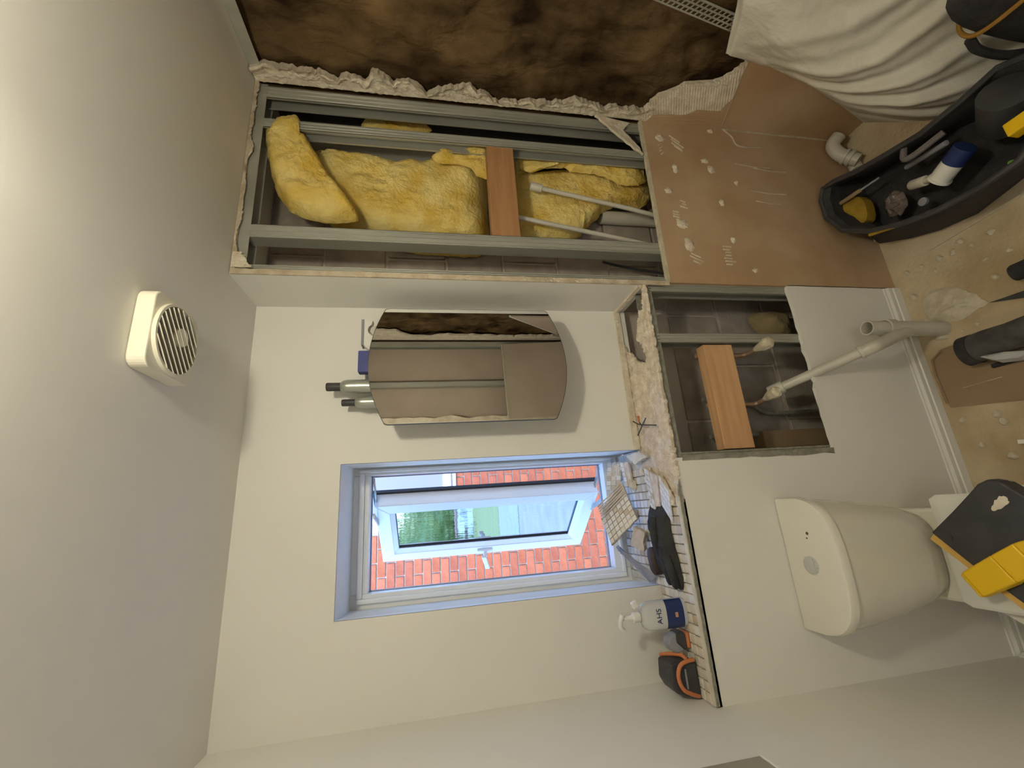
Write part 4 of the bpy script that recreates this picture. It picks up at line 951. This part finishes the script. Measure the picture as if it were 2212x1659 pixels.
p1, p2 = at(1970, 400, 2, .17), at(2000, 390, 2, .19); cyl_thing('white_fitting', p1, p2, .017, m_pvc, 'short white pipe fitting beside the tin in the tool bag', 'fitting', [('spigot', p2, p2+(p2-p1)*.5, .011, m_pvc)])
p1 = at(1998, 436, 2, .15); cyl_thing('bottle_cap', p1, p1+Vector((0, 0, .012)), .014, m_greyp, 'round grey cap near the left rim of the tool bag', 'cap')
p1, p2 = at(1958, 362, 2, .15), at(2045, 308, 2, .19); cyl_thing('chisel', p1, p2, .009, m_greyp, 'slim grey metal tool along the right rim of the tool bag', 'tool')
p1, p2 = at(1815, 440, 2, .19), at(1860, 410, 2, .18); cyl_thing('screwdriver', p1, p2, .008, m_card, 'slim brown-handled tool at the far end of the tool bag', 'tool', [('blade', p2, p2+(p2-p1)*.8, .004, m_greyp)])
pk = thing('plastic_packet', at(1935, 440, 2, .15), 'crumpled clear plastic packet in the middle of the tool bag', 'packet')
q0 = at(1935, 440, 2, .15)
pillow(MB(), [(q0.x+.05*math.cos(a), q0.y+.035*math.sin(a)) for a in [k*math.pi/4 for k in range(8)]], lambda x, y, r, s: (x, y, .15+(.03*(1-r**2)*(1+fr(x*40, y*40, 1)) if s > 0 else -.002)), 10, .008, 60, 5).build('film', mat('smoky_film', (.12, .09, .08), .15, (.2, .16, .14), 30), pk)
p1, p2 = Vector((.985, .70, .16)), Vector((1.01, .635, .25)); o = cyl_thing('tape_roll', p1, p2, .060, m_charcoal, 'large black round tool body at the near end of the tool bag', 'tool', [('spindle', p1-(p2-p1)*.02, p1-(p2-p1)*.05, .03, m_black)])
pc = at(2180, 352, 2, .20); cyl_thing('marker_pen', pc, pc+Vector((-.02, -.04, .01)), .006, mat('green_plastic', (.18, .42, .06), .4), 'bright green pen tip at the near end of the tool bag', 'pen')
py_ = at(2212, 265, 2, .26); MBb = MB().obox(py_, (.02, 0, 0), (0, .03, 0), (0, 0, .02)); tag(MBb.build('yellow_case', m_yel, origin=py_-Vector((0, 0, .02)), bevel=.004), 'yellow tool corner poking out of the bag at the picture edge', 'tool')

# ---- white pipe trap and stubs by the bag
el = thing('pipe_trap', at(1800, 350, 2, .0), 'white plastic pipe elbow on the floor in the right-hand corner', 'pipe')
e0, e1, e2, e3 = Vector((1.440, 1.165, .088)), Vector((1.408, 1.190, .105)), Vector((1.355, 1.185, .085)), Vector((1.305, 1.158, .045))
MB().tube(spline([e0, e1, e2, e3], 7), .026, 18).build('bend', m_pvc, el, smooth=True)
dd = (e3-e2).normalized()
for k in (.012, .032): MB().ring(e2+dd*k, dd, .026, .032, .012, 22).build('collar', m_pvc, el, smooth=True)
MB().tube([(1.345, 1.192, .028), (1.285, 1.186, .027)], .024, 16).build('branch', m_pvc, el, smooth=True, bevel=.003)
pipe_thing('pipe_stub', [at(1785, 397, 2, .05), at(1835, 385, 2, .03)], .0115, 'thin white pipe end between the elbow and the tool bag')
c0 = at(1884, 522, 2, .012); cyl_thing('plastic_disc', c0, c0+Vector((0, -.006, .012)), .014, m_white, 'small round white cap on the floor at the corner of the tool bag', 'cap')

# ---- perforated steel angle bead leaning on the right wall
ab_ = thing('angle_bead', (XR-.004, .84, .80), 'perforated steel angle bead leaning on the brown wool above the dust sheet', 'metal strip')
P0, P1 = Vector((XR-.006, .865, .70)), Vector((XR-.002, .762, 1.30)); dl = (P1-P0).normalized(); wv_ = Vector((0, dl.z, -dl.y))
mb = MB(); Wd = .046; Ln = (P1-P0).length
for k in (-1, -.33, .33, 1): mb.obox((P0+P1)/2+wv_*Wd*.5*k*.92, dl*Ln/2, wv_*.0024, (.0006, 0, 0))
i = 0; t_ = 0
while t_ < Ln:
    for r_ in range(3):
        c = P0+dl*(t_+(.009 if r_ % 2 else 0))+wv_*Wd*(-.306+.306*r_)
        mb.obox(c, dl*.0026, wv_*Wd*.15+dl*.004, (.0006, 0, 0))
    t_ += .018
mb.build('mesh_wing', m_zinc, ab_)
MB().tube([P0-wv_*Wd*.5, P1-wv_*Wd*.5], .003, 8).build('nose', m_zinc, ab_)

# ---- offcut leaning by the right wall, seen only in the mirror
lo_ = MB(); lo_.prism([(XR-.004, -.40, .004), (XR-.004, -.74, .004), (XR-.004, -.74, .72), (XR-.004, -.40, 1.20)], (-.0125, 0, 0))
oc = lo_.build('board_offcut', m_backpaper, origin=(XR-.01, -.57, .004)); tag(oc, 'slanting plasterboard offcut by the right wall, seen only in the cabinet mirror', 'board')
MB().prism([(XR-.003, -.74, .722), (XR-.003, -.40, 1.202), (XR-.003, -.40, 1.214), (XR-.003, -.74, .734)], (-.016, 0, 0)).build('core_edge', m_white, oc)

# ---- things on the floor
cdo = thing('cardboard_sheet', (.34, 1.05, .001), 'brown cardboard sheet on the floor below the opened half wall', 'cardboard')
cp = [(.452, 1.155), (.425, 1.190), (.245, 1.188), (.205, .88), (.46, .88)]
loft(MB(), [(.0015, cp), (.0055, cp)]).build('panel', m_card, cdo)
MB().tube([(.447, 1.152, .004), (.424, 1.186, .010), (.37, 1.193, .010), (.26, 1.191, .006)], .004, 6).build('curled_edge', m_card, cdo, smooth=True)
MB().tube([(.30, 1.13, .0062), (.305, 1.02, .0062)], .0012, 6).build('scratch', m_plaster, cdo)
gr = thing('power_tool', (.41, .94, 0), 'dusty black power tool with a clear guard lying beside the cardboard', 'tool')
mb = MB().tube([(.405, 1.050, .056), (.405, 1.040, .056), (.408, .99, .056), (.41, .93, .055), (.415, .80, .058)], [.040, .047, .047, .043, .046], 24)
mb.build('body', mat('dusty_black', (.045, .043, .042), .8, (.11, .10, .088), 16, 6, bump=.2), gr, smooth=True)
MB().ring((.405, 1.024, .0565), (0, 1, 0), .044, .0495, .03, 28).build('collar', m_black, gr, smooth=True)
mb = MB(); mb.prism([(.372, 1.012, .086), (.35, .985, .07), (.342, .94, .05), (.352, .90, .045), (.365, .95, .08)], (-.010, .0, -.03)); mb.build('guard', m_clear, gr, bevel=.002)
MB().box(.338, .352, .955, 1.03, .0062, .018).build('strap', m_black, gr, bevel=.003)
sc = thing('scraper', (.53, .90, .0), 'dark pointed scraper blade on the dusty floor beside the plaster lump', 'tool')
MB().prism([(.548, .975, .003), (.500, .82, .003), (.540, .81, .003)], (0, 0, .004)).build('blade', m_charcoal, sc); MB().tube([(.522, .83, .014), (.51, .72, .016)], .014, 12).build('handle', m_black, sc, smooth=True)
hk = MB().tube([(.60, .885, .028), (.60, .76, .03)], .027, 16); tag(hk.build('tool_grip', m_black, origin=(.60, .82, .0), smooth=True, bevel=.006), 'black rounded tool grip on the floor at the bottom edge of view', 'tool')
def lump(poly, h, label, seed, m=m_core, name='plaster_lump', group=None):
    cx_ = sum(p[0] for p in poly)/len(poly); cy_ = sum(p[1] for p in poly)/len(poly)
    mb = pillow(MB(), poly, lambda x, y, r, s: (x, y, .001+(h*(1-r**3)*(1+.7*fr(x*22, y*22, seed)) if s > 0 else 0)), 12, .006, 60, 6, seed)
    tag(mb.build(name, m, origin=(cx_, cy_, .001), smooth=True), label, 'rubble', group)
fp = lambda l: [tuple(at(x, y, 2, 0.005))[:2] for x, y in l]
lump(fp([(1995, 640), (2040, 620), (2085, 628), (2120, 645), (2132, 655), (2110, 668), (2075, 690), (2035, 695), (2005, 690)]), .016, 'largest pale plaster lump on the floor below the opened half wall', 1)
lump(fp([(1995, 690), (2020, 690), (2028, 698), (2012, 712), (1995, 708)]), .012, 'flat pale plaster flake between the large lump and the standing pipe', 2)
lump(fp([(2020, 725), (2044, 720), (2048, 730), (2022, 735)]), .010, 'narrow pale tile splinter just above the cardboard sheet', 3)
rnd = random.Random(5)
for i, (x, y) in enumerate(((1960, 590), (1990, 575), (2020, 585), (2030, 560), (2060, 545), (2075, 520), (2100, 530), (2130, 560), (2150, 600), (2140, 500), (2080, 905), (2155, 895), (2180, 540), (2170, 910), (2190, 985), (2120, 960), (2080, 715), (2110, 700), (1975, 640), (2060, 1010))):
    r = rnd.uniform(.006, .013); p = at(x, y, 2, 0)
    lump([(p.x+r*math.cos(a)*rnd.uniform(.7, 1.3), p.y+r*math.sin(a)*rnd.uniform(.7, 1.3)) for a in [k*1.05 for k in range(6)]], r*.7, 'small pale plaster crumb scattered on the dusty floor', i, m_core, 'plaster_crumb', 'plaster crumbs on the floor')
a, b = at(1995, 548, 2, .004), at(2212, 418, 2, .004)
tag(MB().obox((a+b)/2, (b-a)/2, (b-a).cross(Vector((0, 0, 1))).normalized()*.0025, Vector((0, 0, .003))).build('trim_offcut', m_core, origin=(a+b)/2-Vector((0, 0, .003))), 'long thin pale trim strip lying on the floor beside the tool bag', 'strip')
to2 = thing('timber_offcut', (.05, .93, 0), 'brown timber offcut with a white edge on the floor behind the black case', 'timber')
MB().obox((.045, .93, .012), (.012, .10, 0), (.03, -.004, 0), (0, 0, .011)).build('plank', m_timberred, to2, bevel=.002)
MB().obox((.085, .935, .014), (.012, .10, 0), (.006, -.001, 0), (0, 0, .013)).build('white_edge', m_white, to2)

# ================================================================== OUTSIDE THE WINDOW
GZ = -.40
struct(MB().box(-60, 30, 1.8, 60, GZ-.2, GZ).build('ground', m_soil))
struct(MB().box(-60, XL-.25, -40, 1.8, GZ-.2, GZ).build('ground_side', m_soil))
BY = 4.0
mbk = bpy.data.materials.new('distant_brickwork'); mbk.use_nodes = True; nt = mbk.node_tree; bs = nt.nodes['Principled BSDF']; bs.inputs['Roughness'].default_value = .9
bt_ = nt.nodes.new('ShaderNodeTexBrick'); bt_.inputs['Color1'].default_value = (.34, .09, .045, 1); bt_.inputs['Color2'].default_value = (.38, .11, .055, 1); bt_.inputs['Mortar'].default_value = (.50, .42, .34, 1)
bt_.inputs['Scale'].default_value = 1; bt_.inputs['Brick Width'].default_value = .225; bt_.inputs['Row Height'].default_value = .075; bt_.inputs['Mortar Size'].default_value = .006
tcb = nt.nodes.new('ShaderNodeTexCoord'); sx = nt.nodes.new('ShaderNodeSeparateXYZ'); cxn = nt.nodes.new('ShaderNodeCombineXYZ')
nt.links.new(tcb.outputs['Object'], sx.inputs[0]); nt.links.new(sx.outputs[0], cxn.inputs[0]); nt.links.new(sx.outputs[2], cxn.inputs[1]); nt.links.new(cxn.outputs[0], bt_.inputs['Vector']); nt.links.new(bt_.outputs[0], bs.inputs['Base Color'])
nb = thing('brick_house', (.6, BY, GZ), 'red brick wall of the house opposite, seen through the window', 'building')
BX0, BX1, BZ0, BZ1 = -.90, .675, .20, 2.60
mb = MB()
for a in ((-1.6, BX0, GZ, 3.0), (BX1, 4.0, GZ, 3.0), (BX0, BX1, GZ, BZ0), (BX0, BX1, BZ1, 3.0)): mb.box(a[0], a[1], BY-.012, BY+.25, a[2], a[3])
mb.build('outer_brickwork', mbk, nb)
MB().box(BX0, BX1, BY-.004, BY+.25, BZ0, BZ1).build('mortar', m_brickmortar, nb)
MB().box(-1.7, 4.1, BY-.2, BY+.4, 3.0, 3.12).build('eaves', m_white, nb)
# window of the house opposite
wl, wz = at(985, 1040, 1, BY-.02), None
WNX0, WNX1, WNZ0, WNZ1 = -.02, .80, wl.z, 2.58
fm = m_upvc; fwd_ = MB()
for a in ((WNX0, WNX1, WNZ0, WNZ0+.028), (WNX0, WNX1, WNZ0+.045, WNZ0+.115), (WNX0, WNX0+.07, WNZ0+.045, WNZ1), (WNX1-.07, WNX1, WNZ0+.045, WNZ1), (WNX0, WNX1, WNZ1-.07, WNZ1)): fwd_.box(a[0], a[1], BY-.03, BY+.05, a[2], a[3])
wn_ = fwd_.build('window', fm, nb, bevel=.004)
MB().box(WNX0+.06, WNX1-.06, BY-.014, BY-.006, WNZ0+.10, WNZ1-.06).build('pane', mat('far_glass', (.27, .24, .24), .6, spec=.1), wn_)
protos = []
for k, mm in enumerate(m_bricks):
    protos.append((MB().box(-.1075, .1075, -.018, .04, -.0325, .0325), mm))
first = [None]*3; firsth = [None]*3
rnb = random.Random(3)
row = 0; zz = BZ0
while zz < BZ1-.01:
    x = BX0+(0 if row % 2 else -.1125)
    while x < BX1:
        a0, a1 = max(x+.005, BX0+.005), min(x+.22, BX1-.005)
        if a1-a0 > .04 and not (zz+.06 > WNZ0 and a1 > WNX0+.02):
            k = rnb.randrange(3)
            half = (a1-a0) < .2; store = firsth if half else first
            if half and abs((a1-a0)-.1075) > .02 or store[k] is None:
                o = MB().box(-(a1-a0)/2, (a1-a0)/2, -.016, .03, -.0325, .0325)
                ob_ = o.build('brick', m_bricks[k], None, bevel=.002, bseg=1); ob_.parent = nb
                if store[k] is None: store[k] = ob_
            else:
                ob_ = store[k].copy(); COL.objects.link(ob_)
            ob_.location = Vector(((a0+a1)/2, BY+rnb.uniform(-.002, .002), zz+.0375))-WL[nb]
            ob_.rotation_euler = (0, rnb.uniform(-.006, .006), 0)
        x += .225
    zz += .075; row += 1

# ---- garden to the left, caught in the opened pane
DIR = Vector((-.93, .37, 0)); SID = Vector((.37, .93, 0)); G0 = Vector((-.06, 1.9, 0))
def gpos(d, s=0, z=GZ): p = G0+DIR*d+SID*s; return Vector((p.x, p.y, z))
def gquad(name, d0, d1, s0, s1, z0, z1, m, label=None, cat=None):
    P = [gpos(d0, s0, z0), gpos(d1, s0, z0), gpos(d1, s1, z0), gpos(d0, s1, z0)]
    o = MB().prism(P, (0, 0, z1-z0)).build(name, m); return o
struct(gquad('lawn', 13.5, 40, -9, 12, GZ, GZ+.03, m_grass))
struct(gquad('gravel', 9.8, 13.5, -9, 12, GZ, GZ+.02, mat('green_gravel', (.24, .27, .17), .9, (.30, .32, .22), 3, 6)))
def tree(d, s, h, cr, m, label, seed, trunk_h=1.0, n=2600):
    base = gpos(d, s); o = thing('tree', base, label, 'tree', 'trees in the garden'); rd = random.Random(seed)
    MB().tube([base, base+Vector((.05, 0, trunk_h)), base+Vector((.1, .05, h*.6))], [.16, .12, .05], 10).build('trunk', m_bark, o, smooth=True)
    mb = MB(); cz = GZ+trunk_h*.5+(h-trunk_h*.5)/2; hh = (h-trunk_h*.5)/2
    for i in range(n):
        v = Vector((rd.gauss(0, 1), rd.gauss(0, 1), rd.gauss(0, 1))).normalized(); rr_ = rd.uniform(.72, 1.03)*(1+.22*nz(v.x*2+seed, v.y*2, v.z*2))
        c = Vector((base.x+v.x*cr*rr_, base.y+v.y*cr*rr_, cz+v.z*hh*rr_)); s_ = rd.uniform(.10, .20)
        a_ = Vector((rd.gauss(0, 1), rd.gauss(0, 1), rd.gauss(0, 1))).normalized(); b_ = a_.orthogonal().normalized()
        mb.add([c-a_*s_, c+b_*s_*.6, c+a_*s_, c-b_*s_*.6], [(0, 1, 2, 3)])
    cw = mb.build('crown', m, o); cw['kind'] = 'stuff'
    cc = Vector((base.x, base.y, cz)); mc = MB().grid(18, 12, lambda u, v: cc+Vector((math.cos(u*2*math.pi)*math.sin(math.pi*v)*cr, math.sin(u*2*math.pi)*math.sin(math.pi*v)*cr, -math.cos(math.pi*v)*hh))*(.84+.16*nz(u*9, v*9, seed)))
    mc.build('inner_foliage', m, o, smooth=True)
tree(30, -9.2, 5.6, 2.1, m_leafA, 'leftmost broad green tree at the end of the garden', 1)
tree(31, -4.6, 5.2, 2.1, m_leafB, 'pale green rounded tree at the end of the garden', 2)
tree(30, .0, 4.9, 2.15, m_leafA, 'dense green tree behind the white garden shed', 3)
tree(31, 4.6, 5.4, 2.1, m_leafB, 'tall pale tree right of the white garden shed', 4)
tree(30, 9.2, 5.8, 2.2, m_leafA, 'rightmost broad green tree at the end of the garden', 5)
tree(25.5, 2.6, 2.5, 1.3, m_leafA, 'low round bush beside the white garden shed', 6, .4, 1400)
hg = thing('hedge', gpos(34.5, 0), 'long clipped green hedge closing the far end of the garden', 'hedge')
mb = MB(); mb.slab(90, 24, lambda u, v: gpos(34.2-.25*fr(u*30, v*9, 1), lerp(-14, 14, u), GZ+v*(4.15+.25*fr(u*22, 1, 2))), lambda u, v: gpos(35.2, lerp(-14, 14, u), GZ+v*4.1)); mb.build('foliage', m_leafB, hg)
sdh = thing('garden_shed', gpos(24.5, -.6), 'small white garden shed at the end of the lawn', 'shed')
def gb(name, d0, d1, s0, s1, z0, z1, m): 
    P = [gpos(d0, s0, GZ+z0), gpos(d1, s0, GZ+z0), gpos(d1, s1, GZ+z0), gpos(d0, s1, GZ+z0)]; return MB().prism(P, (0, 0, z1-z0)).build(name, m, sdh)
gb('wall', 24, 25.4, -1.4, .25, 0, .95, m_render); gb('roof', 23.9, 25.5, -1.5, .35, .95, 1.03, m_rooft); gb('window', 23.97, 24, -1.0, -.55, .35, .8, m_fence); gb('door', 23.97, 24, -.35, .1, .05, .85, m_white)
rl = thing('garden_rail', gpos(22, .6), 'low brown timber rail on posts in front of the shed', 'fence')
for z0, z1 in ((.50, .66),):
    P = [gpos(22, -.2, GZ+z0), gpos(22.1, -.2, GZ+z0), gpos(22.1, 1.6, GZ+z0), gpos(22, 1.6, GZ+z0)]; MB().prism(P, (0, 0, z1-z0)).build('beam', m_bark, rl)
for s_ in (-.1, .7, 1.5): P = [gpos(22.02, s_-.05), gpos(22.1, s_-.05), gpos(22.1, s_+.05), gpos(22.02, s_+.05)]; MB().prism(P, (0, 0, .6)).build('post', m_bark, rl)

# ---- ceiling lamp just outside the frame
LX, LY = .48, .20
lt = thing('ceiling_lamp', (LX, LY, ZC), 'round frosted ceiling lamp glowing warm above the room', 'lamp')
MB().tube([(LX, LY, ZC), (LX, LY, ZC-.022)], .05, 32).build('base', m_white, lt, bevel=.003)
MB().tube([(LX, LY, ZC-.02), (LX, LY, ZC-.05)], .012, 12).build('stem', m_chrome, lt)
m_glow = mat('lamp_glass', (.9, .85, .7), .4, emit=(LAMP_COLOR, LAMP_STRENGTH))
pr = [(.056*math.sin(a), -.100+.054*math.cos(a)) for a in [math.pi*i/14 for i in range(15)]]
MB().tube([(LX, LY, ZC+b) for a, b in pr], [max(a, .002) for a, b in pr], 28).build('shade', m_glow, lt, smooth=True)
for a in (46, 86, 226, 266):  # added unseen vanes, meant to shadow the ceiling into radial streaks
    c = Vector((math.cos(math.radians(a)), math.sin(math.radians(a)), 0))
    MB().obox(Vector((LX, LY, ZC-.075))+c*.082, c*.002, Vector((-c.y, c.x, 0))*.011, (0, 0, .06)).build('streak_vane', m_chrome, lt)

# ---- added unseen hallway and lamp, fill light through the doorway behind the camera
h0 = YB-.16
struct(MB().box(-1.3, 1.4, h0-1.35, h0-1.25, 0, ZC).build('wall_added_hall_back', m_paint)); struct(MB().box(-1.4, -1.3, h0-1.3, h0, 0, ZC).build('wall_added_hall_left', m_paint)); struct(MB().box(1.4, 1.5, h0-1.3, h0, 0, ZC).build('wall_added_hall_right', m_paint))
struct(MB().box(-1.4, 1.5, h0-1.35, h0-.09, -.15, 0).build('floor_added_hall', m_floor)); struct(MB().box(-1.4, 1.5, h0-1.35, h0-.09, ZC, ZC+.1).build('ceiling_added_hall', m_ceil))
hl_ = thing('added_fill_lamp', (-.1, h0-.6, ZC), 'round glowing fill lamp in the added hallway behind the camera', 'lamp')
m_glow2 = mat('added_fill_lamp_glass', (.9, .85, .7), .4, emit=(LAMP_COLOR, HALL_FILL_STRENGTH))
MB().tube([(-.1, h0-.6, ZC), (-.1, h0-.6, ZC-.02)], .09, 24).build('base', m_white, hl_)
pr = [(.12*math.sin(a), -.14+.12*math.cos(a)) for a in [math.pi*i/14 for i in range(15)]]
MB().tube([(-.1, h0-.6, ZC+b) for a, b in pr], [max(a, .002) for a, b in pr], 24).build('shade', m_glow2, hl_, smooth=True)
